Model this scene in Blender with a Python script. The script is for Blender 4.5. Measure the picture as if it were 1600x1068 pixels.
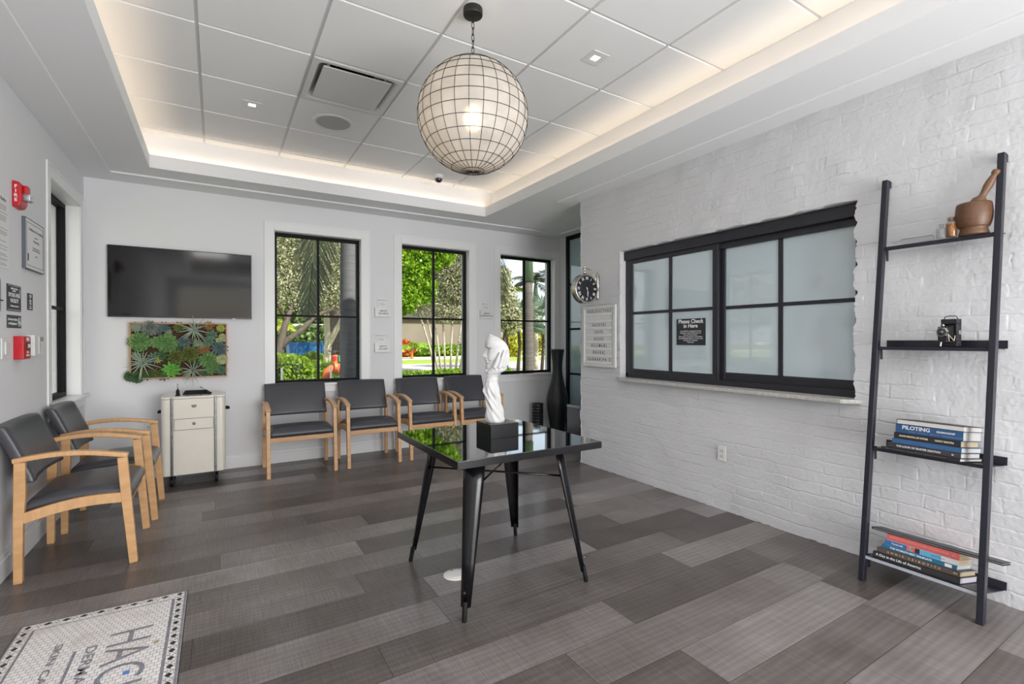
import bpy, math, random
import numpy as np
from mathutils import Matrix, Vector, Euler
PI = math.pi
random.seed(7); rng = np.random.default_rng(7)
for o in list(bpy.data.objects): bpy.data.objects.remove(o)
S = bpy.context.scene; COL = S.collection

# ---------------------------------------------------------------- camera
cd = bpy.data.cameras.new('camera'); cam = bpy.data.objects.new('camera', cd); COL.objects.link(cam)
F_ = Vector((0.51858, 0.85501, -0.005039)); U_ = Vector((0.003475, 0.003785, 0.999987)); R_ = Vector((0.85502, -0.51859, -0.001008))
cam.matrix_world = Matrix(((R_.x, U_.x, -F_.x, 0), (R_.y, U_.y, -F_.y, 0), (R_.z, U_.z, -F_.z, 1.2985), (0, 0, 0, 1)))
cd.sensor_width = 36; cd.lens = 760.46/1600*36; cd.clip_start = .05; cd.clip_end = 500
S.camera = cam
# ---------------------------------------------------------------- world, sun, exposure
S.view_settings.view_transform = 'Standard'; S.view_settings.look = 'None'; S.view_settings.gamma = 1
S.view_settings.use_curve_mapping = False; S.view_settings.exposure = 0.34
W = bpy.data.worlds.new('world'); S.world = W; W.use_nodes = True
wn = W.node_tree.nodes; wl = W.node_tree.links
sky = wn.new('ShaderNodeTexSky'); sky.sky_type = 'NISHITA'; sky.sun_disc = False; sky.sun_elevation = math.radians(42); sky.sun_rotation = math.radians(200)
sky.air_density = 1.0; sky.dust_density = 3.0; sky.ozone_density = 1.0
hz = wn.new('ShaderNodeMix'); hz.data_type = 'RGBA'; hz.inputs[0].default_value = .62; hz.inputs[7].default_value = (3.9, 4.0, 4.1, 1); wl.new(sky.outputs[0], hz.inputs[6])   # thin bright overcast
bg = wn['Background']; wl.new(hz.outputs[2], bg.inputs[0]); bg.inputs[1].default_value = 0.27
sl = bpy.data.lights.new('sun', 'SUN'); sl.energy = 7.6; sl.angle = math.radians(.6); sl.color = (1, .95, .86)
sun = bpy.data.objects.new('sun', sl); COL.objects.link(sun)
sun.rotation_euler = Vector((-.38, .75, -.68)).to_track_quat('-Z', 'Y').to_euler()
def area(name, loc, rot, sx, sy, e, c=(1, 1, 1)):
    l = bpy.data.lights.new(name, 'AREA'); l.shape = 'RECTANGLE'; l.size = sx; l.size_y = sy; l.energy = e; l.color = c
    o = bpy.data.objects.new(name, l); COL.objects.link(o); o.location = loc; o.rotation_euler = rot
    return o
area('rear_fill', (1.95, -2.4, 1.05), (PI/2+.15, 0, math.radians(30)), 2.4, 1.9, 180, (.96, .975, 1))       # added fill light behind the camera, standing in for a glazed entrance
for cx_, cy_, e_ in ((-.1, -.3, 14), (1.6, -.9, 6)):
    area('overhead_fill', (cx_, cy_, 3.05), (0, 0, 0), .6, 1.2, e_, (1, .97, .93))                # unseen fill lamps added overhead to brighten the room
CW = (1, .80, .58)
area('cove_strip', (-.55, 1.8, 2.84), (PI, 0, 0), .03, 6.6, 3.8, CW)
area('cove_strip', (2.82, 1.8, 2.84), (PI, 0, 0), .03, 6.6, 4.0, CW)
area('cove_strip', (1.13, 5.18, 2.84), (PI, 0, 0), 3.3, .03, 2.1, CW)

# ---------------------------------------------------------------- materials
MATS = {}
def M(name, col, rough=.5, metal=0, coat=0, spec=.5, bump=None, var=None, trans=0, em=None, alpha=1, sheen=0):
    """procedural principled material; bump=(scale,strength), var=(scale,amount,(second colour))"""
    m = bpy.data.materials.new(name); m.use_nodes = True; nt = m.node_tree; p = nt.nodes['Principled BSDF']
    p.inputs['Base Color'].default_value = (*col, 1); p.inputs['Roughness'].default_value = rough; p.inputs['Metallic'].default_value = metal
    p.inputs['Coat Weight'].default_value = coat; p.inputs['Coat Roughness'].default_value = .03; p.inputs['Specular IOR Level'].default_value = spec
    p.inputs['Transmission Weight'].default_value = trans
    if em: p.inputs['Emission Color'].default_value = (*em[0], 1); p.inputs['Emission Strength'].default_value = em[1]
    tc = nt.nodes.new('ShaderNodeTexCoord')
    if var:
        n = nt.nodes.new('ShaderNodeTexNoise'); n.inputs['Scale'].default_value = var[0]; n.inputs['Detail'].default_value = 4
        nt.links.new(tc.outputs['Object'], n.inputs['Vector'])
        if len(var) > 3:
            mp = nt.nodes.new('ShaderNodeMapping'); mp.inputs['Scale'].default_value = var[3]
            nt.links.new(tc.outputs['Object'], mp.inputs[0]); nt.links.new(mp.outputs[0], n.inputs['Vector'])
        r = nt.nodes.new('ShaderNodeMapRange'); r.inputs[1].default_value = .35; r.inputs[2].default_value = .65; r.inputs[4].default_value = var[1]
        x = nt.nodes.new('ShaderNodeMix'); x.data_type = 'RGBA'; x.inputs[6].default_value = (*col, 1); x.inputs[7].default_value = (*var[2], 1)
        nt.links.new(n.outputs[0], r.inputs[0]); nt.links.new(r.outputs[0], x.inputs[0]); nt.links.new(x.outputs[2], p.inputs['Base Color'])
    if bump:
        n = nt.nodes.new('ShaderNodeTexNoise'); n.inputs['Scale'].default_value = bump[0]; n.inputs['Detail'].default_value = 5
        b = nt.nodes.new('ShaderNodeBump'); b.inputs['Strength'].default_value = bump[1]; b.inputs['Distance'].default_value = .004
        nt.links.new(tc.outputs['Object'], n.inputs['Vector']); nt.links.new(n.outputs[0], b.inputs['Height']); nt.links.new(b.outputs[0], p.inputs['Normal'])
    MATS[name] = m
    return m
white_wall = M('white_wall_paint', (.71, .71, .725), .7, bump=(180, .05))
trim_white = M('trim_paint', (.78, .78, .78), .35)
soffit_w = M('soffit_paint', (.80, .80, .805), .8)
tile_w = M('ceiling_tile', (.78, .78, .775), .9, bump=(260, .12))
tbar_w = M('ceiling_bar', (.60, .60, .60), .5)
brick_w = M('painted_brick', (.60, .60, .615), .55, bump=(55, .3), var=(3, .35, (.58, .58, .59)))
black_frame = M('black_window_frame', (.004, .004, .0045), .6, spec=.2)
black_met = M('black_metal', (.018, .018, .024), .38)
rail_met = M('blue_black_steel', (.018, .018, .028), .35, metal=.3)
gloss_blk = M('gloss_black', (.004, .004, .005), .2, spec=.35)
glass_top = M('black_glass', (.004, .005, .006), .03, coat=1, spec=.9)
chrome = M('chrome', (.42, .42, .42), .22, metal=1)
nickel = M('aged_nickel', (.62, .59, .54), .24, metal=1, var=(30, .6, (.45, .42, .38)))
vinyl = M('charcoal_vinyl', (.055, .056, .066), .36, bump=(420, .1))
maple = M('maple_wood', (.62, .36, .17), .38, var=(2.2, .7, (.50, .27, .115), (3, 3, 14)))
maple_h = M('maple_wood_arm', (.64, .38, .185), .35, var=(3, .7, (.53, .29, .125), (3, 14, 3)))
paper = M('white_paper', (.74, .74, .74), .6)
ink = M('dark_ink', (.03, .03, .035), .6)
ink_grey = M('grey_ink', (.16, .16, .165), .6)
sign_blk = M('sign_black', (.02, .022, .028), .35)
sign_wht = M('sign_white', (.75, .75, .76), .5)
red = M('alarm_red', (.50, .012, .02), .3)
plastic_w = M('white_plastic', (.70, .70, .69), .35)
plastic_g = M('grey_plastic', (.25, .26, .27), .3)
plaster = M('white_plaster', (.52, .515, .51), .6, bump=(90, .15))
vase_m = M('hammered_black', (.012, .014, .017), .28)
cream = M('cream_enamel', (.74, .70, .62), .3, coat=.4, var=(9, .5, (.69, .64, .55)))
rubber = M('black_rubber', (.006, .006, .006), .6, spec=.25)
stone = M('sill_stone', (.50, .49, .47), .45, var=(40, .8, (.34, .33, .31)))
wood_dk = M('carved_wood', (.125, .062, .030), .45, var=(5, .9, (.10, .04, .018), (2, 2, 9)), bump=(60, .3))
wood_pl = M('planter_wood', (.46, .24, .11), .5, var=(4, .6, (.34, .16, .07)))
moss = M('brown_coir', (.075, .035, .016), .9, bump=(70, 1), var=(30, .8, (.03, .018, .01)))
lamp_black = M('lamp_iron', (.010, .010, .010), .45)
dark_in = M('dark_interior', (.02, .02, .02), .8)
lens_m = M('lens_glass', (.06, .07, .10), .05, coat=1)
gold = M('gold_ink', (.65, .45, .18), .4)
pages = M('page_block', (.42, .41, .39), .8, var=(2, .6, (.32, .31, .30), (1, 1, 260)))
pages_t = M('aged_page_block', (.36, .30, .21), .8, var=(2, .6, (.28, .23, .15), (1, 1, 260)))
bottle_fill = M('amber_content', (.36, .13, .02), .5, var=(60, .6, (.22, .07, .01)))

def glass(name, tint=(1, 1, 1), refl=.06, rough=.0, dens=0.0):
    m = bpy.data.materials.new(name); m.use_nodes = True; nt = m.node_tree; nt.nodes.clear()
    out = nt.nodes.new('ShaderNodeOutputMaterial'); t = nt.nodes.new('ShaderNodeBsdfTransparent'); t.inputs[0].default_value = (*tint, 1)
    g = nt.nodes.new('ShaderNodeBsdfGlossy'); g.inputs['Roughness'].default_value = rough
    lw = nt.nodes.new('ShaderNodeLayerWeight'); lw.inputs[0].default_value = .12
    mr = nt.nodes.new('ShaderNodeMapRange'); mr.inputs[3].default_value = refl; mr.inputs[4].default_value = .55
    mx = nt.nodes.new('ShaderNodeMixShader'); nt.links.new(lw.outputs['Fresnel'], mr.inputs[0]); mr.inputs[1].default_value = .05; nt.links.new(mr.outputs[0], mx.inputs[0])
    nt.links.new(t.outputs[0], mx.inputs[1]); nt.links.new(g.outputs[0], mx.inputs[2]); nt.links.new(mx.outputs[0], out.inputs[0])
    return m
win_glass = glass('window_glass', (.97, .98, .98), .001)
bottle_glass = glass('bottle_glass', (.93, .94, .94), .07, .05)
frost = M('frosted_film_glass', (.50, .585, .62), .42, coat=1, var=(1.2, .4, (.46, .56, .595)))
frost_b = M('frosted_door_glass', (.30, .42, .46), .45, coat=1)
for m_ in (frost, frost_b): m_.node_tree.nodes['Principled BSDF'].inputs['Coat IOR'].default_value = 1.95

def emis(name, col, s):
    m = bpy.data.materials.new(name); m.use_nodes = True; nt = m.node_tree; nt.nodes.clear()
    e = nt.nodes.new('ShaderNodeEmission'); e.inputs[0].default_value = (*col, 1); e.inputs[1].default_value = s
    o = nt.nodes.new('ShaderNodeOutputMaterial'); nt.links.new(e.outputs[0], o.inputs[0]); return m
bulb_em = emis('bulb_glow', (1, .72, .40), 24)
dl_em = emis('downlight_glow', (1, .93, .85), 2.2)

def capiz():
    m = bpy.data.materials.new('capiz_shell'); m.use_nodes = True; nt = m.node_tree; nt.nodes.clear(); N = nt.nodes.new; L = nt.links.new
    out = N('ShaderNodeOutputMaterial'); tc = N('ShaderNodeTexCoord'); no = N('ShaderNodeTexNoise'); no.inputs['Scale'].default_value = 9; no.inputs['Detail'].default_value = 3
    L(tc.outputs['Object'], no.inputs['Vector'])
    cr = N('ShaderNodeValToRGB'); cr.color_ramp.elements[0].position = .3; cr.color_ramp.elements[0].color = (.54, .525, .505, 1); cr.color_ramp.elements[1].position = .7; cr.color_ramp.elements[1].color = (.74, .73, .715, 1)
    L(no.outputs[0], cr.inputs[0])
    d = N('ShaderNodeBsdfDiffuse'); t = N('ShaderNodeBsdfTranslucent'); r = N('ShaderNodeBsdfRefraction'); r.inputs['IOR'].default_value = 1.14; r.inputs['Roughness'].default_value = .62
    g = N('ShaderNodeBsdfGlossy'); g.inputs['Roughness'].default_value = .4
    for s in (d, t): L(cr.outputs[0], s.inputs[0])
    r.inputs[0].default_value = (1, .95, .88, 1)
    a = N('ShaderNodeMixShader'); a.inputs[0].default_value = .42; L(d.outputs[0], a.inputs[1]); L(t.outputs[0], a.inputs[2])
    b = N('ShaderNodeMixShader'); b.inputs[0].default_value = .16; L(a.outputs[0], b.inputs[1]); L(r.outputs[0], b.inputs[2])
    c = N('ShaderNodeMixShader'); c.inputs[0].default_value = .03; L(b.outputs[0], c.inputs[1]); L(g.outputs[0], c.inputs[2])
    bu = N('ShaderNodeBump'); bu.inputs['Strength'].default_value = .3; bu.inputs['Distance'].default_value = .01; L(no.outputs[0], bu.inputs['Height'])
    for s in (d, t, g): L(bu.outputs[0], s.inputs['Normal'])
    L(c.outputs[0], out.inputs[0]); return m
capiz_m = capiz()

def leafmat(name, c1, c2, tr=.45, rough=.5):
    m = bpy.data.materials.new(name); m.use_nodes = True; nt = m.node_tree; nt.nodes.clear(); N = nt.nodes.new; L = nt.links.new
    out = N('ShaderNodeOutputMaterial'); g = N('ShaderNodeNewGeometry'); mx = N('ShaderNodeMix'); mx.data_type = 'RGBA'
    mx.inputs[6].default_value = (*c1, 1); mx.inputs[7].default_value = (*c2, 1); L(g.outputs['Random Per Island'], mx.inputs[0])
    p = N('ShaderNodeBsdfPrincipled'); p.inputs['Roughness'].default_value = rough; t = N('ShaderNodeBsdfTranslucent')
    L(mx.outputs[2], p.inputs['Base Color']); L(mx.outputs[2], t.inputs[0])
    s = N('ShaderNodeMixShader'); s.inputs[0].default_value = tr; L(p.outputs[0], s.inputs[1]); L(t.outputs[0], s.inputs[2]); L(s.outputs[0], out.inputs[0]); return m
leaf_bright = leafmat('bright_leaf', (.08, .20, .012), (.34, .52, .03), .45)
leaf_hedge = leafmat('hedge_leaf', (.06, .17, .01), (.32, .44, .03), .4)
leaf_silver = leafmat('silver_leaf', (.10, .125, .06), (.60, .58, .40), .3)  # tone range widened for shade between leaves and backlit highlights
leaf_dark = leafmat('dark_leaf', (.045, .09, .025), (.12, .19, .04), .3)
leaf_palm = leafmat('palm_leaf', (.025, .04, .018), (.10, .11, .04), .25)
leaf_fan = leafmat('fan_palm_leaf', (.08, .13, .10), (.20, .27, .20), .3)
leaf_yel = leafmat('yellow_leaf', (.50, .45, .04), (.35, .40, .04), .4)
leaf_red = leafmat('croton_leaf', (.45, .06, .02), (.55, .20, .02), .3)
bark_grey = M('palm_bark', (.10, .10, .105), .8, var=(3, .7, (.06, .06, .07), (1, 1, 14)), bump=(12, .5))
bark_br = M('brown_bark', (.085, .065, .05), .85, var=(4, .8, (.045, .035, .027), (3, 3, 1)), bump=(14, .8))
bark_wh = M('white_bark', (.42, .38, .31), .8, var=(5, .6, (.27, .24, .19)))
crown_g = M('crownshaft_green', (.10, .15, .10), .5)

def floor_mat():
    m = bpy.data.materials.new('wood_plank_floor'); m.use_nodes = True; nt = m.node_tree; N = nt.nodes.new; L = nt.links.new; p = nt.nodes['Principled BSDF']
    tc = N('ShaderNodeTexCoord'); sp = N('ShaderNodeSeparateXYZ'); L(tc.outputs['Object'], sp.inputs[0])
    def mt(op, a, b=None, c=None):
        n = N('ShaderNodeMath'); n.operation = op
        for i, v in enumerate((a, b, c)):
            if v is None: continue
            if isinstance(v, (int, float)): n.inputs[i].default_value = v
            else: L(v, n.inputs[i])
        return n.outputs[0]
    w = .2290
    yy = mt('DIVIDE', mt('SUBTRACT', sp.outputs[1], 1.1445), w); row = mt('FLOOR', yy); fy = mt('FRACT', yy)
    wn1 = N('ShaderNodeTexWhiteNoise'); wn1.noise_dimensions = '1D'; L(mt('ADD', row, .37), wn1.inputs['W'])
    wn2 = N('ShaderNodeTexWhiteNoise'); wn2.noise_dimensions = '1D'; L(mt('ADD', row, 51.7), wn2.inputs['W'])
    ln = mt('MULTIPLY_ADD', wn2.outputs[0], .9, 1.0)
    xx = mt('DIVIDE', mt('MULTIPLY_ADD', wn1.outputs[0], 3.0, mt('ADD', sp.outputs[0], 20)), ln); colm = mt('FLOOR', xx); fx = mt('FRACT', xx)
    cb = N('ShaderNodeCombineXYZ'); L(row, cb.inputs[0]); L(colm, cb.inputs[1])
    wn3 = N('ShaderNodeTexWhiteNoise'); wn3.noise_dimensions = '2D'; L(cb.outputs[0], wn3.inputs['Vector'])
    rnd = wn3.outputs[0]
    # grain: noise stretched along x and warped
    off = N('ShaderNodeVectorMath'); off.operation = 'MULTIPLY_ADD'; L(cb.outputs[0], off.inputs[0]); off.inputs[1].default_value = (3.7, 5.3, 1); L(tc.outputs['Object'], off.inputs[2])
    mp = N('ShaderNodeMapping'); mp.inputs['Scale'].default_value = (1.1, 9, 1); L(off.outputs[0], mp.inputs[0])
    n1 = N('ShaderNodeTexNoise'); n1.inputs['Scale'].default_value = 1.6; n1.inputs['Detail'].default_value = 8; n1.inputs['Roughness'].default_value = .62; n1.inputs['Distortion'].default_value = 1.3; L(mp.outputs[0], n1.inputs['Vector'])
    mp2 = N('ShaderNodeMapping'); mp2.inputs['Scale'].default_value = (1.5, 11, 1); L(off.outputs[0], mp2.inputs[0])
    wv = N('ShaderNodeTexWave'); wv.wave_type = 'RINGS'; wv.inputs['Scale'].default_value = .9; wv.inputs['Distortion'].default_value = 7; wv.inputs['Detail'].default_value = 2; wv.inputs['Detail Scale'].default_value = .7; L(mp2.outputs[0], wv.inputs['Vector'])
    # saw marks across the board
    mp3 = N('ShaderNodeMapping'); mp3.inputs['Scale'].default_value = (150, 6, 1); mp3.inputs['Rotation'].default_value = (0, 0, .08); L(off.outputs[0], mp3.inputs[0])
    n3 = N('ShaderNodeTexNoise'); n3.inputs['Scale'].default_value = 1; n3.inputs['Detail'].default_value = 2; L(mp3.outputs[0], n3.inputs['Vector'])
    n4 = N('ShaderNodeTexNoise'); n4.inputs['Scale'].default_value = 2.6; n4.inputs['Detail'].default_value = 2; L(off.outputs[0], n4.inputs['Vector'])
    cr = N('ShaderNodeValToRGB'); e = cr.color_ramp.elements
    e[0].position = 0; e[0].color = (.058, .048, .043, 1); e[1].position = 1; e[1].color = (.285, .262, .258, 1)
    for ps, c in ((.3, (.102, .087, .081, 1)), (.55, (.150, .132, .126, 1)), (.8, (.205, .185, .180, 1))):
        x = e.new(ps); x.color = c
    t = mt('ADD', mt('MULTIPLY', rnd, .80), mt('MULTIPLY', mt('SUBTRACT', n1.outputs[0], .5), .50)); t = mt('ADD', t, mt('MULTIPLY', mt('SUBTRACT', n4.outputs[0], .5), .60)); t = mt('ADD', t, .10)
    L(t, cr.inputs[0])
    g2 = mt('MULTIPLY', mt('SUBTRACT', wv.outputs[1], .5), .17); g3 = mt('MULTIPLY', mt('SUBTRACT', n3.outputs[0], .5), .80)
    fac = mt('ADD', mt('ADD', g2, g3), 1.0)
    ex = mt('MINIMUM', mt('MULTIPLY', fx, ln), mt('MULTIPLY', mt('SUBTRACT', 1, fx), ln)); ey = mt('MULTIPLY', mt('MINIMUM', fy, mt('SUBTRACT', 1, fy)), w)
    ed = mt('MINIMUM', ex, ey); gap = N('ShaderNodeMapRange'); gap.inputs[1].default_value = .0008; gap.inputs[2].default_value = .0028; gap.inputs[3].default_value = .45; gap.inputs[4].default_value = 1; L(ed, gap.inputs[0])
    fac = mt('MULTIPLY', fac, gap.outputs[0])
    vm = N('ShaderNodeVectorMath'); vm.operation = 'SCALE'; L(cr.outputs[0], vm.inputs[0]); L(fac, vm.inputs['Scale']); L(vm.outputs[0], p.inputs['Base Color'])
    rr = mt('MULTIPLY_ADD', n1.outputs[0], .24, .30); L(rr, p.inputs['Roughness'])
    hh = mt('ADD', mt('ADD', mt('MULTIPLY', n1.outputs[0], .5), mt('MULTIPLY', n3.outputs[0], .35)), mt('MULTIPLY', gap.outputs[0], 1.4))
    p.inputs['Coat Weight'].default_value = .22; p.inputs['Coat Roughness'].default_value = .14; p.inputs['Specular IOR Level'].default_value = .35
    bu = N('ShaderNodeBump'); bu.inputs['Strength'].default_value = .35; bu.inputs['Distance'].default_value = .0015; L(hh, bu.inputs['Height']); L(bu.outputs[0], p.inputs['Normal'])
    return m
floor_m = floor_mat()

def mosaic_mat():
    m = bpy.data.materials.new('mosaic_tiles'); m.use_nodes = True; nt = m.node_tree; N = nt.nodes.new; L = nt.links.new; p = nt.nodes['Principled BSDF']
    tc = N('ShaderNodeTexCoord'); b = N('ShaderNodeTexBrick'); b.offset = .5; b.inputs['Scale'].default_value = 1; b.inputs['Brick Width'].default_value = .023; b.inputs['Row Height'].default_value = .023
    b.inputs['Mortar Size'].default_value = .0014; b.inputs['Color1'].default_value = (.86, .85, .85, 1); b.inputs['Color2'].default_value = (.76, .74, .74, 1); b.inputs['Mortar'].default_value = (.42, .36, .33, 1)
    L(tc.outputs['Object'], b.inputs['Vector'])
    n = N('ShaderNodeTexNoise'); n.inputs['Scale'].default_value = 6; n.inputs['Detail'].default_value = 5; L(tc.outputs['Object'], n.inputs['Vector'])
    r = N('ShaderNodeMapRange'); r.inputs[1].default_value = .55; r.inputs[2].default_value = .72; r.inputs[4].default_value = .55; L(n.outputs[0], r.inputs[0])
    x = N('ShaderNodeMix'); x.data_type = 'RGBA'; x.inputs[7].default_value = (.50, .42, .37, 1); L(r.outputs[0], x.inputs[0]); L(b.outputs[0], x.inputs[6]); L(x.outputs[2], p.inputs['Base Color'])
    p.inputs['Roughness'].default_value = .35; return m
mosaic_m = mosaic_mat()
mos_grey = M('mosaic_grey', (.18, .18, .21), .35, var=(45, .9, (.30, .30, .33)))
mos_dark = M('mosaic_dark', (.03, .03, .032), .35)
mos_blue = M('mosaic_blue', (.10, .24, .62), .35)
mos_tan = M('mosaic_tan', (.42, .34, .25), .35)

# ---------------------------------------------------------------- mesh helpers
class MB:
    def __init__(s): s.v = []; s.f = []
    def add(s, v, f):
        n = len(s.v); s.v += [tuple(q) for q in v]; s.f += [tuple(i+n for i in q) for q in f]; return s
    def box(s, x0, x1, y0, y1, z0, z1):
        return s.add([(x0, y0, z0), (x1, y0, z0), (x1, y1, z0), (x0, y1, z0), (x0, y0, z1), (x1, y0, z1), (x1, y1, z1), (x0, y1, z1)],
                     [(0, 3, 2, 1), (4, 5, 6, 7), (0, 1, 5, 4), (1, 2, 6, 5), (2, 3, 7, 6), (3, 0, 4, 7)])
    def hexa(s, b, t): # two quads bottom, top (each CCW from above)
        return s.add(list(b)+list(t), [(0, 3, 2, 1), (4, 5, 6, 7), (0, 1, 5, 4), (1, 2, 6, 5), (2, 3, 7, 6), (3, 0, 4, 7)])
    def tube(s, pts, r, n=8, cap=True, flat=1.0):
        pts = [Vector(p) for p in pts]; rs = r if hasattr(r, '__len__') else [r]*len(pts); rings = []; up = None
        for i, p in enumerate(pts):
            d = (pts[min(i+1, len(pts)-1)]-pts[max(i-1, 0)]).normalized()
            if up is None:
                up = Vector((0, 0, 1)) if abs(d.z) < .9 else Vector((0, 1, 0))
            a = d.cross(up).normalized(); b = a.cross(d).normalized(); up = b
            rings.append([p+a*math.cos(2*PI*k/n)*rs[i]+b*math.sin(2*PI*k/n)*rs[i]*flat for k in range(n)])
        v = [q for R in rings for q in R]; f = []
        for i in range(len(pts)-1):
            for k in range(n): f.append((i*n+k, i*n+(k+1) % n, (i+1)*n+(k+1) % n, (i+1)*n+k))
        if cap: f += [tuple(range(n-1, -1, -1)), tuple(range((len(pts)-1)*n, len(pts)*n))]
        return s.add(v, f)
    def lathe(s, prof, n=32, c=(0, 0, 0), ax='z', cap=True, start=0):
        v = []; f = []
        for (r, z) in prof:
            for k in range(n):
                a = 2*PI*k/n+start
                q = (r*math.cos(a), r*math.sin(a), z)
                if ax == 'y': q = (q[0], q[2], q[1])
                if ax == 'x': q = (q[2], q[0], q[1])
                v.append((q[0]+c[0], q[1]+c[1], q[2]+c[2]))
        for i in range(len(prof)-1):
            for k in range(n): f.append((i*n+k, i*n+(k+1) % n, (i+1)*n+(k+1) % n, (i+1)*n+k))
        if cap: f += [tuple(range(n-1, -1, -1)), tuple(range((len(prof)-1)*n, len(prof)*n))]
        return s.add(v, f)
    def prism(s, poly, y0, y1, ax='y'): # poly in (a,b); extruded along ax
        n = len(poly)
        def P(a, b, t): return {'y': (a, t, b), 'x': (t, a, b), 'z': (a, b, t)}[ax]
        v = [P(a, b, y0) for a, b in poly]+[P(a, b, y1) for a, b in poly]
        f = [tuple(range(n)), tuple(range(2*n-1, n-1, -1))]+[(i, n+i, n+(i+1) % n, (i+1) % n) for i in range(n)]
        return s.add(v, f)
    def sweep(s, path, w, t): # rectangular bar: path of (d,z) centre points in the y-z plane, width w in x, thickness t
        n = len(path); v = []
        for i, (d, z) in enumerate(path):
            a = path[max(i-1, 0)]; b = path[min(i+1, n-1)]; L = math.hypot(b[0]-a[0], b[1]-a[1]); nx, nz = -(b[1]-a[1])/L, (b[0]-a[0])/L
            th = t[i] if hasattr(t, '__len__') else t
            for sx, sn in ((-1, -1), (1, -1), (1, 1), (-1, 1)): v.append((sx*w/2, d+nx*sn*th/2, z+nz*sn*th/2))
        f = [(0, 1, 2, 3), tuple(4*(n-1)+k for k in (3, 2, 1, 0))]
        for i in range(n-1):
            for k in range(4): f.append((4*i+k, 4*(i+1)+k, 4*(i+1)+(k+1) % 4, 4*i+(k+1) % 4))
        return s.add(v, f)
    def xf(s, mat):
        s.v = [tuple(mat @ Vector(q)) for q in s.v]; return s
    def build(s, name, mat, parent=None, smooth=False, bevel=0, sub=0, loc=None, rot=None, seg=2, ang=40):
        me = bpy.data.meshes.new(name); me.from_pydata(s.v, [], s.f); me.update()
        import bmesh
        bm = bmesh.new(); bm.from_mesh(me); bmesh.ops.recalc_face_normals(bm, faces=bm.faces); bm.to_mesh(me); bm.free()
        o = bpy.data.objects.new(name, me); COL.objects.link(o)
        if mat: me.materials.append(mat)
        if parent: o.parent = parent
        if loc: o.location = loc
        if rot: o.rotation_euler = rot
        if bevel:
            b = o.modifiers.new('bevel', 'BEVEL'); b.width = bevel; b.segments = seg; b.limit_method = 'ANGLE'; b.angle_limit = math.radians(ang)
        if sub:
            b = o.modifiers.new('sub', 'SUBSURF'); b.levels = sub; b.render_levels = sub
        if smooth or bevel:
            me.polygons.foreach_set('use_smooth', [True]*len(me.polygons))
            if not smooth:
                w = o.modifiers.new('wn', 'WEIGHTED_NORMAL'); w.keep_sharp = True
        return o
def B(x0, x1, y0, y1, z0, z1): return MB().box(x0, x1, y0, y1, z0, z1)
def tag(o, label=None, cat=None, group=None, kind=None):
    if label: o['label'] = label
    if cat: o['category'] = cat
    if group: o['group'] = group
    if kind: o['kind'] = kind
    return o
def thing(name, label, cat, loc=(0, 0, 0), rz=0, group=None):
    o = bpy.data.objects.new(name, None); COL.objects.link(o); o.empty_display_size = .1; o.location = loc; o.rotation_euler = (0, 0, rz)
    return tag(o, label, cat, group)
def struct(o): o['kind'] = 'structure'; return o
def copy_tree(o, parent=None):
    c = o.copy(); COL.objects.link(c); c.parent = parent
    for ch in list(o.children): copy_tree(ch, c)
    return c
def txt(lines, size, mat, name, parent, mtx, ls=1.15, align='CENTER', ext=.0004, bold=0, sx=1.0, spacing=1.0):
    """lettering as one mesh; mtx places the local text plane (x right, y up, z out)"""
    cu = bpy.data.curves.new(name, 'FONT'); cu.body = lines; cu.size = size; cu.align_x = align; cu.align_y = 'CENTER'; cu.space_line = ls; cu.extrude = ext; cu.offset = bold*size; cu.space_character = spacing
    cu.resolution_u = 3
    ob = bpy.data.objects.new('tmp', cu); COL.objects.link(ob); dg = bpy.context.evaluated_depsgraph_get(); me = bpy.data.meshes.new_from_object(ob.evaluated_get(dg))
    bpy.data.objects.remove(ob); bpy.data.curves.remove(cu)
    me.transform(mtx @ Matrix.Diagonal((sx, 1, 1, 1))); me.name = name; me.materials.clear(); me.materials.append(mat)
    o = bpy.data.objects.new(name, me); COL.objects.link(o); o.parent = parent; return o
def frame3(o, right, up):
    r = Vector(right).normalized(); u = Vector(up).normalized(); n = r.cross(u)
    return Matrix(((r.x, u.x, n.x, o[0]), (r.y, u.y, n.y, o[1]), (r.z, u.z, n.z, o[2]), (0, 0, 0, 1)))

# ================================================================ ROOM
XL, XR, XF, YB, YR = -1.008, 3.286, 4.236, 5.678, -2.8      # left wall, brick wall, far right glazing, back wall, rear
HS, HC = 2.7655, 3.084                                      # soffit and tile heights
struct(B(-1.3, 4.5, YR-.2, 5.95, -.12, 0).build('floor', floor_m))
WT, WB = 2.455, .823
WX = [(.518, 1.426), (1.896, 2.804), (3.26, 4.168)]
# back wall with three openings
m = MB(); y0, y1 = YB, YB+.25
xs = [XL-.25]+[q for w in WX for q in w]+[XF+.3]
for i in range(0, len(xs), 2): m.box(xs[i], xs[i+1], y0, y1, 0, 4.3)
for a, b in WX: m.box(a, b, y0, y1, 0, WB-.02); m.box(a, b, y0, y1, WT, 4.3)
struct(m.build('wall_back', white_wall))
LY = (4.648, 5.55)
m = MB(); m.box(XL-.25, XL, YR, LY[0], 0, 4.3).box(XL-.25, XL, LY[1], YB, 0, 4.3).box(XL-.25, XL, *LY, 0, WB-.02).box(XL-.25, XL, *LY, WT, 4.3)
struct(m.build('wall_left', white_wall))
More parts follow.
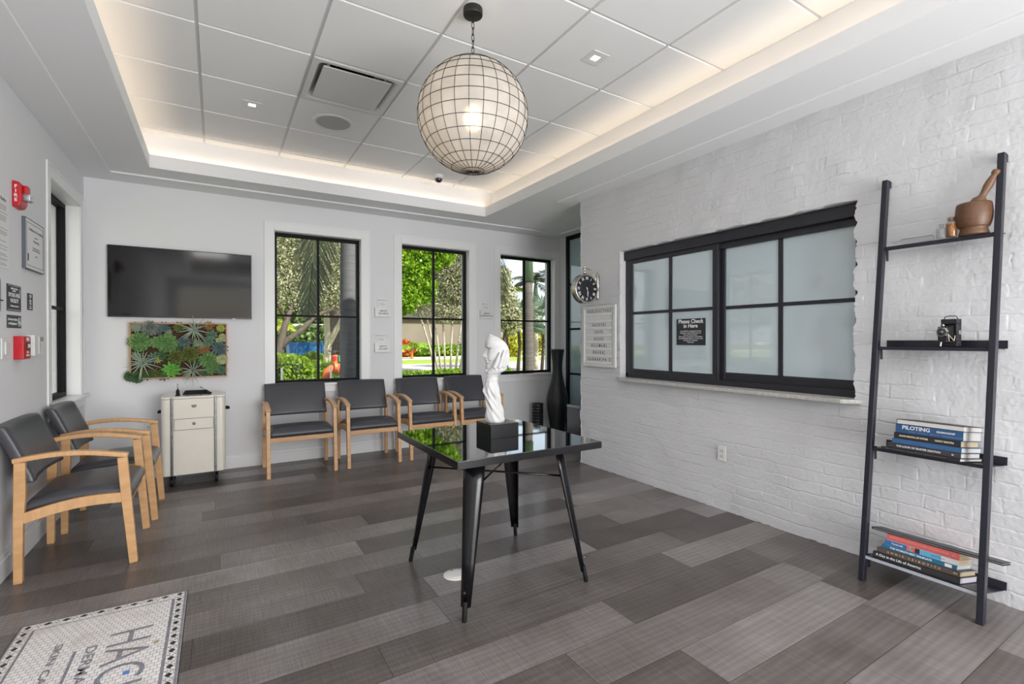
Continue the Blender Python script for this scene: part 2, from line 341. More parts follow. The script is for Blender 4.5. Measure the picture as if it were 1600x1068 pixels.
# rear wall with the glazed entrance opening
m = MB(); m.box(XL-.25, -.8, YR-.2, YR, 0, 4.3).box(3.1, XF+.3, YR-.2, YR, 0, 4.3).box(-.8, 3.1, YR-.2, YR, 2.6, 4.3)
struct(m.build('wall_rear', white_wall))
struct(B(XL-.25, XF+.3, YR-3.5, YB+.25, 3.5, 3.7).build('ceiling', soffit_w)).name = 'ceiling_deck'  # unseen rear overhang added to keep sun out of the opening
# soffit ring, lip and cove
LX0, LX1, LY0, LY1 = -.485, 2.748, -1.7, 5.1425
m = MB()
m.box(XL, LX0, YR, YB, HS, HS+.05).box(LX1, XF, YR, YB, HS, HS+.05).box(LX0, LX1, LY1, YB, HS, HS+.05).box(LX0, LX1, YR, LY0, HS, HS+.05)
LH = HS+.112
m.box(LX0-.02, LX0, LY0, LY1, HS+.05, LH).box(LX1, LX1+.02, LY0, LY1, HS+.05, LH).box(LX0-.02, LX1+.02, LY1, LY1+.02, HS+.05, LH).box(LX0-.02, LX1+.02, LY0-.02, LY0, HS+.05, LH)
CX0, CX1, CY0, CY1 = -.61, 2.877, -1.83, 5.215
m.box(CX0-.05, CX0, CY0, CY1, HS+.05, 3.2).box(CX1, CX1+.05, CY0, CY1, HS+.05, 3.2).box(CX0, CX1, CY1, CY1+.05, HS+.05, 3.2).box(CX0, CX1, CY0-.05, CY0, HS+.05, 3.2)
struct(m.build('ceiling_soffit', soffit_w)).name = 'trim_1'
m = MB(); e = .016
m.box(XL, -.781, YR, YB, HS-e, HS).box(-.781, XF, 5.4075, YB, HS-e, HS).box(3.1, XR+.05, YR, 4.2, HS-e, HS).box(XR+.05, XF, 4.0, 4.2, HS-e, HS).box(4.06, XF, 4.2, 5.4075, HS-e, HS)
struct(m.build('trim_2', soffit_w, bevel=.002))
# ceiling tiles and bars
GX = [-.7015+.61*i for i in range(0, 8)]; GY = [2.0396+.61*j for j in range(-7, 7)]
m = MB(); tb = MB(); g = .0085
dx0, dx1, dy0, dy1 = .5185+.03, 1.1285-.03, 3.2596+.03, 3.8696-.03
tb.box(CX0, dx0, CY0, CY1, HC+.004, HC+.012).box(dx1, CX1, CY0, CY1, HC+.004, HC+.012).box(dx0, dx1, CY0, dy0, HC+.004, HC+.012).box(dx0, dx1, dy1, CY1, HC+.004, HC+.012)
DIFF = (2, 2); SPK = (2, 3)
for i in range(len(GX)-1):
    for j in range(len(GY)-1):
        a, b, c, d = max(GX[i]+g, CX0), min(GX[i+1]-g, CX1), max(GY[j]+g, CY0), min(GY[j+1]-g, CY1)
        if b-a < .02 or d-c < .02: continue
        if abs(GX[i]-.5185) < .01 and abs(GY[j]-3.2596) < .01: continue
        e = .0022
        zt = HC-.005
        m.add([(a, c, HC+.004), (b, c, HC+.004), (b, d, HC+.004), (a, d, HC+.004), (a+e, c+e, zt), (b-e, c+e, zt), (b-e, d-e, zt), (a+e, d-e, zt)],
              [(4, 7, 6, 5), (0, 4, 5, 1), (1, 5, 6, 2), (2, 6, 7, 3), (3, 7, 4, 0)])
struct(m.build('ceiling', tile_w)); struct(tb.build('trim_3', tbar_w))

# brick wall: real relief
def vnoise(u, v, sc, seed):
    r = np.random.default_rng(seed).random((256, 256)); a = u*sc+1000; b = v*sc+1000
    i = np.floor(a).astype(int); j = np.floor(b).astype(int); fa = a-i; fb = b-j; fa = fa*fa*(3-2*fa); fb = fb*fb*(3-2*fb)
    g = lambda p, q: r[p % 256, q % 256]
    return (g(i, j)*(1-fa)+g(i+1, j)*fa)*(1-fb)+(g(i, j+1)*(1-fa)+g(i+1, j+1)*fa)*fb
def brick_h(u, z, H=.0745, Lb=.205):
    zz = z+(vnoise(u, z, 9, 1)-.5)*.014+(vnoise(u, z, 30, 2)-.5)*.006; uu = u+(vnoise(u, z, 11, 3)-.5)*.02+(vnoise(u, z, 34, 12)-.5)*.008
    row = np.floor(zz/H).astype(int); sh = np.random.default_rng(5).random(200)*Lb; x = (uu+np.where(row % 2 == 0, 0, Lb/2)+sh[row % 200]*.35)/Lb
    c = np.floor(x).astype(int); fz = zz/H-row; fx = x-c
    dz = np.minimum(fz, 1-fz)*H; dx = np.minimum(fx, 1-fx)*Lb
    sm = lambda q: q*q*(3-2*q); pz = sm(np.clip((dz-.0002)/.0031, 0, 1)); px_ = sm(np.clip((dx-.0001)/.0030, 0, 1)); prof = pz*(.62+.38*px_)
    rb = np.random.default_rng(9).random((211, 211)); off = rb[row % 211, c % 211]
    tilt = (rb[(row+7) % 211, (c+3) % 211]-.5)*(fz-.5)*.009
    gapd = .15+.85*np.clip((vnoise(u, z, 6, 4)-.30)*2.0, 0, 1)
    h = prof*.0056*gapd+off*.0016*prof+tilt*prof*.4+(vnoise(u, z, 60, 6)-.5)*.0010+(vnoise(u, z, 22, 7)-.5)*.0012+(vnoise(u, z, 130, 8)-.5)*.0009
    return h-.010
def grid_mesh(name, P, mask=None, mat=None):
    nu, nv = P.shape[:2]; idx = np.arange(nu*nv).reshape(nu, nv)
    f = np.stack([idx[:-1, :-1], idx[1:, :-1], idx[1:, 1:], idx[:-1, 1:]], -1).reshape(-1, 4)
    if mask is not None: f = f[mask.reshape(-1)]
    me = bpy.data.meshes.new(name); me.vertices.add(nu*nv); me.vertices.foreach_set('co', P.reshape(-1).astype(np.float32))
    me.loops.add(len(f)*4); me.loops.foreach_set('vertex_index', f.reshape(-1).astype(np.int32))
    me.polygons.add(len(f)); me.polygons.foreach_set('loop_start', np.arange(0, len(f)*4, 4, dtype=np.int32))
    me.polygons.foreach_set('use_smooth', np.ones(len(f), bool)); me.update(calc_edges=True); me.validate()
    o = bpy.data.objects.new(name, me); COL.objects.link(o); me.materials.append(mat or brick_w); return o
st = .0042
YW0, YW1, OW0, OW1, OZ0, OZ1 = -.4, 4.022, 1.435, 3.432, .925, 2.135
ys = np.arange(YW0, YW1+st*.5, st); zs = np.arange(0, HS+st, st); Yg, Zg = np.meshgrid(ys, zs, indexing='ij')
h = brick_h(Yg, Zg)
course = vnoise(Zg*0, Zg, 1/.0745, 21)
Yd = Yg+np.clip((Yg-3.97)/.05, 0, 1)*((vnoise(Zg*0+3, Zg, 26, 23)-.5)*.022+(course-.5)*.012)
rag = ((vnoise(Zg*0+9, Zg, 24, 33)-.5)*.022+(vnoise(Zg*0+9, Zg, 70, 34)-.5)*.010)
Yd = Yd+np.exp(-((Yg-OW0)/.015)**2)*rag*((Zg > OZ0) & (Zg < OZ1+.01))+np.exp(-((Yg-OW1)/.015)**2)*rag*.4*((Zg > OZ0) & (Zg < OZ1))
Zd = Zg+np.exp(-((Zg-OZ1)/.012)**2)*((vnoise(Yg, Yg*0, 22, 35)-.5)*.016)*((Yg > OW0) & (Yg < OW1))
yc = (ys[:-1]+ys[1:])/2; zc = (zs[:-1]+zs[1:])/2; Yc, Zc = np.meshgrid(yc, zc, indexing='ij')
keep = ~((Yc > OW0) & (Yc < OW1) & (Zc > OZ0) & (Zc < OZ1))
wb = struct(grid_mesh('wall_right', np.stack([XR-h-.004, Yd, Zd], -1), keep))
# wall body behind the relief, opening reveals, and rear stretch
m = MB(); t0, t1 = XR+.012, XR+.24
m.box(t0, t1, YR, OW0-.012, 0, HS).box(t0, t1, OW1+.012, YW1-.012, 0, HS).box(t0, t1, OW0-.012, OW1+.012, 0, OZ0-.01).box(t0, t1, OW0-.012, OW1+.012, OZ1+.012, HS)
m.box(XR, XR+.03, YR, YW0+.003, 0, HS)
struct(m.build('wall_right_core', brick_w)).name = 'wall_right_body'
# return faces (end of the brick wall, left reveal, top reveal, pier at the glazing)
xs_ = np.arange(XR, XF+.25, st); Xg, Zg2 = np.meshgrid(xs_, zs, indexing='ij'); hh = brick_h(Xg+8, Zg2)
struct(grid_mesh('wall_recess', np.stack([Xg, YW1+hh+(Xg-XR < .02)*(-.004), Zg2], -1))).name = 'wall_front'
xs_ = np.arange(XR-.002, XR+.11, st); z2 = np.arange(OZ0, OZ1+st, st); Xg, Zg3 = np.meshgrid(xs_, z2, indexing='ij')
struct(grid_mesh('trim_4', np.stack([Xg, OW1-brick_h(Xg+2, Zg3)*.8-.004, Zg3], -1)))
y2 = np.arange(OW0, OW1+st, st); Xg, Yg3 = np.meshgrid(xs_, y2, indexing='ij')
struct(grid_mesh('trim_5', np.stack([Xg, Yg3, OZ1-brick_h(Yg3, Xg+3)*.6-.002+((vnoise(Yg3, Yg3*0, 22, 35)-.5)*.010)*(Xg < XR+.01)], -1)))
y3 = np.arange(5.50, YB+.002, st); Yg4, Zg4 = np.meshgrid(y3, zs, indexing='ij')
struct(grid_mesh('wall_pier', np.stack([XF-brick_h(Yg4, Zg4)-.004, Yg4, Zg4], -1))).name = 'wall_far'
struct(B(XF+.01, XF+.25, 5.50, YB, 0, HS).build('wall_far_body', brick_w))

# baseboards
def bb(name, mbx): struct(mbx.build(name, trim_white, bevel=.004))
m = MB(); m.box(XL, XF, YB-.014, YB, 0, .135).box(XL, XF, YB-.022, YB, 0, .11); bb('baseboard_back', m)
m = MB(); m.box(XL, XL+.014, YR, YB-.02, 0, .135).box(XL, XL+.022, YR, YB-.02, 0, .11); bb('baseboard_left', m)

# windows -------------------------------------------------------------
def window(n, a, b, parent_mtx, z0=WB, z1=WT):
    """opening a..b along local x, room at -y, wall plane y=0"""
    root = bpy.data.objects.new('window_%d' % n, None); COL.objects.link(root); root['kind'] = 'structure'; root.matrix_world = parent_mtx
    cw = .088; c = MB()
    c.box(a-cw, a, -.007, 0, z0-.02, z1+cw).box(b, b+cw, -.007, 0, z0-.02, z1+cw).box(a, b, -.007, 0, z1, z1+cw)
    c.box(a-cw-.006, a-cw+.012, -.011, 0, z0-.02, z1+cw+.006).box(b+cw-.012, b+cw+.006, -.011, 0, z0-.02, z1+cw+.006).box(a-cw+.012, b+cw-.012, -.011, 0, z1+cw-.012, z1+cw+.006)
    c.build('casing', trim_white, root, bevel=.002)
    s = MB(); s.box(a-cw-.02, b+cw+.02, -.045, 0, z0-.022, z0).box(a, b, 0, .11, z0-.022, z0-.002); s.build('window_sill', trim_white, root, bevel=.004)
    B(a-cw, b+cw, -.014, 0, z0-.095, z0-.023).build('apron', trim_white, root, bevel=.002)
    j = MB(); j.box(a, a+.006, 0, .105, z0, z1).box(b-.006, b, 0, .105, z0, z1).box(a, b, 0, .105, z1-.006, z1); j.build('reveal', trim_white, root)
    f = MB(); y0, y1 = .095, .15; t = .036
    f.box(a, a+t, y0, y1, z0, z1).box(b-t, b, y0, y1, z0, z1).box(a+t, b-t, y0, y1, z0, z0+t).box(a+t, b-t, y0, y1, z1-t-.005, z1)
    f.build('window_frame', black_frame, root, bevel=.002)
    mc = (a+b)/2; mz = z0+(z1-z0)*.452
    k = MB(); k.box(mc-.012, mc+.012, .105, .14, z0+t, z1-t).box(a+t, b-t, .104, .141, mz-.011, mz+.011); k.build('muntin', black_frame, root)
    B(a+t, b-t, .121, .124, z0+t, z1-t).build('pane', win_glass, root)
    return root
for i, (a, b) in enumerate(WX): window(i+1, a, b, Matrix.Translation((0, YB, 0)))
# left wall window: local x -> +Y world, local y(out) -> -X world
ml = Matrix(((0, -1, 0, XL), (1, 0, 0, 0), (0, 0, 1, 0), (0, 0, 0, 1)))
window(4, LY[0], LY[1], ml)

# reception window in the brick wall
root = bpy.data.objects.new('window_5', None); COL.objects.link(root); root['kind'] = 'structure'
X0 = XR+.072
m = MB(); A, Bq, z0, z1 = OW0-.02, OW1, .945, 2.112
m.box(X0, X0+.10, A, A+.035, z0, z1).box(X0, X0+.10, Bq-.03, Bq, z0, z1).box(X0, X0+.10, A, Bq, z0-.03, z0+.035)
m.build('window_frame', black_met, root, bevel=.003)
m = MB(); m.box(X0-.022, X0+.10, A, Bq, z1-.062, z1+.018).box(X0+.02, X0+.10, A, Bq, z1-.105, z1-.062); m.build('header_track', black_met, root, bevel=.003)
def sash(x, a, b, z0, z1, wl, wr, wt, wbm, split):
    s = MB(); s.box(x, x+.03, a, a+wl, z0, z1).box(x, x+.03, b-wr, b, z0, z1).box(x, x+.03, a+wl, b-wr, z0, z0+wbm).box(x, x+.03, a+wl, b-wr, z1-wt, z1)
    s.box(x+.012, x+.03, a+wl-.006, b-wr+.006, z0+wbm-.006, z0+wbm+.008)
    o = s.build('sash', black_met, root, bevel=.003)
    k = MB(); zm = 1.545; k.box(x+.006, x+.026, split-.016, split+.016, z0+wbm, z1-wt).box(x+.007, x+.025, a+wl, b-wr, zm-.013, zm+.013); k.build('muntin', black_met, o)
    B(x+.014, x+.019, a+wl-.002, b-wr+.002, z0+wbm-.002, z1-wt+.002).build('frosted_pane', frost, o)
sash(X0+.002, 2.425, Bq-.025, z0+.02, z1-.055, .052, .062, .045, .050, 2.900)
sash(X0+.042, A+.02, 2.462, z0+.03, z1-.06, .048, .07, .045, .058, 1.958)
B(X0+.085, X0+.11, A-.03, Bq+.03, z0-.05, z1+.06).build('backing', dark_in, root)
sl_ = MB(); sl_.prism([(XR+.11, 1.40), (XR+.11, 3.47), (XR-.002, 3.47), (XR-.085, 3.36), (XR-.085, 1.475), (XR-.01, 1.395)], .912, .938, ax='z')
struct(sl_.build('window_sill', stone, bevel=.003)).name = 'trim_6'
tag(bpy.data.objects['trim_6'], 'grey stone ledge under the black reception window')
s = thing('notice_sign', 'black please check in here sign stuck on the frosted reception window', 'sign', (X0+.0135, 2.6915, 1.361))
# sign px extents were measured on the glass
B(-.003, .0, -.1435, .1435, -.110, .110).build('sign_panel', sign_blk, s)
mt_ = lambda y, z, sc=1: frame3((-.0035, y, z), (0, -1, 0), (0, 0, 1))
txt('Please Check\nin Here', .046, sign_wht, 'lettering', s, mt_(0, .068), ls=.82, bold=.022)
txt('and notify the receptionist of any\nchanges in contact information or\ninsurance information.\nAll co-pays, co-insurance, deductibles,\nand outstanding balances are due when\nservices are rendered.\nThank you', .0155, sign_wht, 'lettering', s, mt_(0, -.040), ls=1.0)

# glazed door at the far right
root = bpy.data.objects.new('window_6', None); COL.objects.link(root); root['kind'] = 'structure'
m = MB(); m.box(XF-.01, XF+.05, 5.44, 5.50, 0, HS-.016).box(XF-.01, XF+.05, 4.25, 5.44, HS-.075, HS-.016).box(XF-.01, XF+.05, 4.02, 4.08, 0, HS-.016).box(XF-.01, XF+.05, 4.08, 5.44, 0, .07)
m.build('door_frame', black_frame, root, bevel=.003)
m = MB()
for z in (.821, 1.444, 2.065): m.box(XF, XF+.035, 4.08, 5.44, z-.014, z+.014)
m.build('muntin', black_frame, root)
B(XF+.015, XF+.02, 4.08, 5.44, .07, HS-.07).build('frosted_pane', frost_b, root)

# ================================================================ CHAIRS
def cushion(x0, x1, y0, y1, z0, z1, crown=.018, n=10):
    """upholstered pad: rounded edges and a crowned top"""
    v = []; f = []
    us = [-1, -.97, -.9, -.75, -.5, -.2, .2, .5, .75, .9, .97, 1]; k = len(us)
    def H(u, w): # edge rounding
        e = max(abs(u), abs(w)); r = max(0, (e-.9)/.1); return (1-r*r*.55)
    cx, cy = (x0+x1)/2, (y0+y1)/2; hx, hy = (x1-x0)/2, (y1-y0)/2
    for u in us:
        for w in us: v.append((cx+u*hx, cy+w*hy, z0+(z1-z0)*H(u, w)+crown*(1-u*u)*(1-w*w)))
    m = k*k
    for u in us:
        for w in us: v.append((cx+u*hx*.985, cy+w*hy*.985, z0))
    for i in range(k-1):
        for j in range(k-1):
            f.append((i*k+j, (i+1)*k+j, (i+1)*k+j+1, i*k+j+1)); f.append((m+i*k+j, m+i*k+j+1, m+(i+1)*k+j+1, m+(i+1)*k+j))
    for i in range(k-1):
        f.append((i*k, m+i*k, m+(i+1)*k, (i+1)*k)); f.append((i*k+k-1, (i+1)*k+k-1, m+(i+1)*k+k-1, m+i*k+k-1))
        f.append((i, i+1, m+i+1, m+i)); f.append(((k-1)*k+i, m+(k-1)*k+i, m+(k-1)*k+i+1, (k-1)*k+i+1))
    return MB().add(v, f)
CH = {}
def make_chair(w, label, cat, group):
    """w = width over the legs; local front is -y; depth 0 at the back legs' rear face is y=+.27"""
    t = thing('waiting_chair', label, cat, group=group); D0 = .265
    d = lambda q: D0-q
    hw = w/2-.018
    for sx in (-1, 1):
        Mx = Matrix.Translation((sx*hw, 0, 0))
        MB().sweep([(d(.018), 0), (d(.020), .3), (d(.026), .46), (d(.027), .645)], .034, (.036, .040, .048, .046)).xf(Mx).build('leg', maple, t, bevel=.003)
        MB().sweep([(d(.508), 0), (d(.492), .2), (d(.476), .38), (d(.458), .62)], .034, (.040, .044, .048, .046)).xf(Mx).build('leg', maple, t, bevel=.003)
        arc = []
        for k in range(11):
            q = k/10; arc.append((d(-.002+q*.486), .654+.024*math.sin(PI*min(1, q*1.02))*(1-.1*q)-.024*q**2))
        MB().sweep(arc, .046, .027).xf(Mx).build('armrest', maple_h, t, bevel=.006)
        arc = [(d(.035+q*.43), .342+.052*q+.022*math.sin(PI*q)-.006*q*q) for q in [k/8 for k in range(9)]]
        MB().sweep(arc, .028, .056).xf(Mx).build('side_rail', maple_h, t, bevel=.003)
    B(-hw, hw, d(.487), d(.462), .328, .374).build('front_rail', maple, t, bevel=.003)
    B(-hw, hw, d(.075), d(.050), .33, .37).build('rear_rail', maple, t, bevel=.003)
    c = cushion(-hw+.017, hw-.017, -.24, .235, 0, .058, .012)
    # arch the seat front to back
    c.v = [(x, y, z+.366+.034*math.sin(PI*min(1, max(0, (D0-y-.03)/.47*.85)))*1.0+(.012 if y < -.1 else 0)*0) for x, y, z in c.v]
    c.build('seat', vinyl, t, smooth=True)
    # curved back pad standing between the rear posts
    bw = w/2-.024; us = [-1, -.985, -.94, -.8, -.5, 0, .5, .8, .94, .985, 1]; ws = [0, .03, .1, .3, .5, .7, .9, .97, 1]; v = []; f = []
    n1, n2 = len(us), len(ws)
    for side in (0, 1):
        for u in us:
            for q in ws:
                z = .528+q*.312; e = max(0, (abs(u)-.94)/.06); e2 = max(0, (abs(q-.5)*2-.93)/.07); r = min(1, math.hypot(e, e2))
                lean = .10*(q-.1)+.02*q*q; bowl = .030*(1-u*u)
                th = .030*(math.sqrt(max(0, 1-r*r*.75)))
                yc = D0-.052+lean+bowl*(.6 if side else 1)
                v.append((u*bw*(1-.0*q), yc+(th if side else -th)-(.010*(1-u*u)*math.sin(PI*q) if not side else 0), z+(.006*(1-u*u))*(1 if q > .5 else -.3)))
    m = n1*n2
    for i in range(n1-1):
        for j in range(n2-1):
            f.append((i*n2+j, i*n2+j+1, (i+1)*n2+j+1, (i+1)*n2+j)); f.append((m+i*n2+j, m+(i+1)*n2+j, m+(i+1)*n2+j+1, m+i*n2+j+1))
    for i in range(n1-1):
        f.append((i*n2, (i+1)*n2, m+(i+1)*n2, m+i*n2)); f.append((i*n2+n2-1, m+i*n2+n2-1, m+(i+1)*n2+n2-1, (i+1)*n2+n2-1))
    for j in range(n2-1):
        f.append((j, m+j, m+j+1, j+1)); f.append(((n1-1)*n2+j, (n1-1)*n2+j+1, m+(n1-1)*n2+j+1, m+(n1-1)*n2+j))
    MB().add(v, f).build('backrest', vinyl, t, smooth=True)
    return t
G1 = 'waiting chairs lined up under the windows'; G2 = 'waiting chairs against the left wall'
cA = make_chair(.635, 'maple armchair with charcoal vinyl pads, widest and leftmost of the row under the back windows', 'chair', G1); cA.location = (.708, 5.285, 0)
cB = make_chair(.562, 'maple armchair with charcoal vinyl pads, second from the left under the back windows', 'chair', G1); cB.location = (1.398, 5.285, 0)
cC = copy_tree(cB); cC['label'] = 'maple armchair with charcoal vinyl pads standing left of the one behind the sculpture'; cC.location = (2.052, 5.285, 0)
cD = copy_tree(cB); cD['label'] = 'maple armchair with charcoal vinyl pads, partly hidden behind the white sculpture'; cD.location = (2.668, 5.285, 0)
cE = copy_tree(cA); cE['label'] = 'nearest maple armchair with charcoal vinyl pads against the left wall'; cE['group'] = G2; cE.location = (-.663, 3.885, 0); cE.rotation_euler.z = PI/2
cF = copy_tree(cB); cF['label'] = 'maple armchair with charcoal vinyl pads between the nearest chair and the cream cart'; cF['group'] = G2; cF.location = (-.630, 4.612, 0); cF.rotation_euler.z = PI/2

# ================================================================ TABLE
tx, ty = 1.330, 2.385
t = thing('cafe_table', 'square gloss black metal table on splayed legs in the middle of the room', 'table', (tx, ty, 0))
tp = MB(); h_ = .418
tp.box(-h_, h_, -h_, h_, .722, .757); tp.build('tabletop', glass_top, t, bevel=.003, seg=2)
m = MB(); a = h_+.0015
m.box(-a, a, -a, -h_+.0005, .7212, .7545).box(-a, a, h_-.0005, a, .7212, .7545).box(-a, -h_+.0005, -h_, h_, .7212, .7545).box(h_-.0005, a, -h_, h_, .7212, .7545); m.build('edge_band', gloss_blk, t)
B(-.30, .30, -.30, .30, .705, .7215).build('apron', gloss_blk, t, bevel=.004)
for sx in (-1, 1):
    for sy in (-1, 1):
        # pressed steel leg: broad open channel at the top tapering to the foot, splayed along the diagonal
        path = [(.262, .71), (.277, .60), (.30, .43), (.325, .25), (.352, .06)]; v = []; f = []; wds = [.056, .053, .044, .034, .025]
        ox, oy = Vector((sx, sy, 0)).normalized(), Vector((-sy, sx, 0)).normalized()
        for (r, z), wd in zip(path, wds):
            c = Vector((sx*r, sy*r, z))
            for a in (-1, -.8, -.4, 0, .4, .8, 1): v.append(c+oy*a*wd+ox*(.5-abs(a)**2.2)*wd*.62)
            for a in (1, .8, .4, 0, -.4, -.8, -1): v.append(c+oy*a*wd*.93+ox*((.5-abs(a)**2.2)*wd*.62-.004))
        n = 14
        for i in range(len(path)-1):
            for k in range(n): f.append((i*n+k, i*n+(k+1) % n, (i+1)*n+(k+1) % n, (i+1)*n+k))
        f += [tuple(range(n)), tuple(range(len(path)*n-1, (len(path)-1)*n-1, -1))]
        lg = MB().add(v, f).build('leg', gloss_blk, t, smooth=True)
        MB().tube([(sx*.350, sy*.350, .085), (sx*.362, sy*.362, 0)], (.0125, .0115), 14).build('foot', rubber, lg, smooth=True, bevel=.002)
        if sx == -1 and sy == -1:
            pass
        c = Vector((sx*.345, sy*.345, .13))+ox*.012
        MB().tube([c, c+ox*.006], .006, 10).build('bolt', chrome, lg)
for k, (a, b) in enumerate((((-1, 1), (1, -1)), ((-1, -1), (1, 1)))):
    z = .560+.008*k; r = .274
    MB().tube([(a[0]*r, a[1]*r, z), (b[0]*r, b[1]*r, z)], .0055, 10).build('brace', gloss_blk, t, smooth=True)
    for q in (a, b):
        MB().box(-.014, .014, -.01, .01, -.008, .008).xf(Matrix.Translation((q[0]*(r-.002), q[1]*(r-.002), z)) @ Matrix.Rotation(math.atan2(q[1], q[0]), 4, 'Z')).build('bracket', gloss_blk, t, bevel=.002)

# ================================================================ SCULPTURE
def interp(z, T): return float(np.interp(z, [q[0] for q in T], [q[1] for q in T]))
def sculpture():
    """face resting in a hand that rises out of a draped sleeve; local x = forward of the face, z up"""
    Fm = [(.288, .030), (.294, .044), (.302, .0535), (.312, .0570), (.322, .0545), (.329, .0530), (.334, .0565), (.339, .0590), (.3425, .0560), (.346, .0605), (.351, .0615), (.358, .0570), (.372, .0535), (.39, .0505), (.412, .0500), (.422, .0555), (.432, .0590), (.445, .0595), (.460, .056), (.475, .049), (.488, .040), (.496, .033)]
    Wm = [(.288, .014), (.30, .030), (.315, .040), (.33, .047), (.36, .056), (.40, .061), (.43, .062), (.455, .055), (.475, .038), (.488, .018), (.496, .002)]
    Bm = [(.288, .012), (.30, -.018), (.315, -.042), (.33, -.056), (.36, -.064), (.40, -.0645), (.42, -.058), (.44, -.0475), (.46, -.030), (.477, -.007), (.49, .020), (.496, .031)]
    n1, n2 = 130, 90; v = []; f = []
    for i in range(n1+1):
        z = .288+(.496-.288)*i/n1; F0, W0, B0 = interp(z, Fm), interp(z, Wm), interp(z, Bm)
        for k in range(n2+1):
            a = -PI/2+PI*k/n2; u = math.sin(a); y = W0*math.copysign(abs(u)**.92, u); x = B0+(F0-B0)*abs(math.cos(a))**.62
            g = lambda y0, z0, sy, sz: math.exp(-((abs(y)-y0)/sy)**2-((z-z0)/sz)**2)
            d = 0
            if .358 < z < .418: # nose
                q = (.418-z)/.050; pr = (.0025+.0215*min(1, q)**1.15) if z > .373 else .024*max(0, (z-.358)/.015)**.55
                d += pr*math.exp(-(y/(.0062+.0052*min(1, q)))**2)
            d += .0035*math.exp(-((abs(y)-.0125)/.005)**2-((z-.3695)/.006)**2)        # nostril wings
            d += .0050*g(.026, .4235, .018, .0055) - .0085*g(.021, .4085, .0125, .0085) # brow, socket
            d += .0052*g(.029, .4045, .0115, .0062) - .0022*g(.029, .3995, .0125, .0014) - .0018*g(.029, .4115, .0120, .0016)
            d += .0035*g(.036, .380, .014, .016) - .0030*g(.024, .352, .008, .012)
            if abs(y) > .019: d -= .0030*math.exp(-((z-.3425)/.006)**2)*math.exp(-((abs(y)-.024)/.006)**2)
            lipf = max(0, (abs(y)-.010)/.012); d -= .004*min(1, lipf)*math.exp(-((z-.344)/.010)**2)
            v.append((x+d, y, z))
    m = n2+1
    for i in range(n1):
        for k in range(n2): f.append((i*m+k, (i+1)*m+k, (i+1)*m+k+1, i*m+k+1))
    b0 = len(v)
    for i in range(n1+1): # inner back surface closes the mask
        p, q = v[i*m], v[i*m+n2]
        v.append((p[0]+.004, 0, p[2]))
    for i in range(n1): f += [(i*m, b0+i, b0+i+1, (i+1)*m), (b0+i, i*m+n2, (i+1)*m+n2, b0+i+1)]
    f.append(tuple(range(0, m))+(b0,)); f.append(tuple(n1*m+k for k in range(n2, -1, -1))+(b0+n1,))
    return MB().add(v, f)
sc = thing('sculpture', 'white plaster sculpture of a face resting in a hand, on a black block', 'sculpture', (1.356, 2.398, .757))
B(-.088, .088, -.087, .087, 0, .078).build('plinth', M('polished_black_block', (.005, .005, .006), .22, spec=.3), sc, bevel=.0015)
fa = sculpture()
SL = MB(); v = []; f = []; n = 110; NZ = 90
Cx = [(0, .0), (.05, .004), (.107, .0105), (.174, .0225), (.21, .0235), (.248, .020)]; Rr = [(0, .0500), (.012, .0545), (.04, .0520), (.075, .0465), (.107, .0465), (.14, .0455), (.174, .0465), (.20, .0430), (.225, .0365), (.238, .0370), (.246, .0375), (.250, .0335)]
for i in range(NZ+1):
    z = .250*i/NZ; cx, r0 = interp(z, Cx), interp(z, Rr)
    for k in range(n):
        a = 2*PI*k/n; am = min(1, z/.03+.35)*max(.10, min(1, (.240-z)/.06))
        w1 = a+.9*math.sin(7*z)+3.0*z; rg = lambda t: 1-abs(math.sin(t))**.8
        fold = .0062*(rg(2.5*w1+14*z)-.4)+.0042*(rg(4*w1-22*z+1)-.4)+.0020*math.sin(9*w1+40*z)
        if z > .236: fold = .0004*math.sin(20*a)
        r = r0+fold*am; v.append((cx+r*math.cos(a), r*.90*math.sin(a), z))
for i in range(NZ):
    for k in range(n): f.append((i*n+k, i*n+(k+1) % n, (i+1)*n+(k+1) % n, (i+1)*n+k))
f += [tuple(range(n-1, -1, -1)), tuple(range(NZ*n, (NZ+1)*n))]
SL.add(v, f)
HD = MB()
HD.tube([(.018, 0, .235), (.018, .002, .262), (.012, .012, .285), (.002, .026, .303)], (.034, .033, .032, .027), 28)      # wrist into palm
HD.tube([(.022, .022, .280), (.005, .034, .292), (-.014, .042, .300), (-.036, .040, .306), (-.050, .030, .312)], (.020, .022, .022, .020, .015), 24)   # back of the hand and knuckles
HD.tube([(.040, .004, .262), (.034, .020, .282), (.018, .036, .297), (-.002, .042, .302)], (.018, .019, .018, .016), 20)
HD.tube([(.026, .040, .318), (.008, .050, .326), (-.020, .055, .330), (-.048, .046, .334)], (.006, .0085, .0095, .008), 16)
for p, r in ((((.006, .044, .294), (.018, .0535, .312), (.004, .0620, .350), (-.012, .0640, .392)), (.0120, .0122, .0104, .0066)),
             (((-.010, .046, .296), (-.008, .0590, .312), (-.022, .0660, .358), (-.036, .0640, .404)), (.0120, .0124, .0108, .0068)),
             (((-.026, .044, .300), (-.030, .0590, .316), (-.042, .0650, .362), (-.053, .0580, .406)), (.0120, .0118, .0102, .0064)),
             (((-.042, .038, .306), (-.050, .0530, .324), (-.057, .0570, .358), (-.064, .0480, .390)), (.0110, .0106, .0088, .0058))):
    HD.tube(p, r, 16)
HD.tube([(.030, .012, .268), (.044, .014, .280), (.052, .004, .288), (.052, -.010, .294)], (.016, .0125, .0115, .008), 14)  # thumb under the chin
allm = MB(); allm.add(fa.v, fa.f).add(SL.v, SL.f).add(HD.v, HD.f)
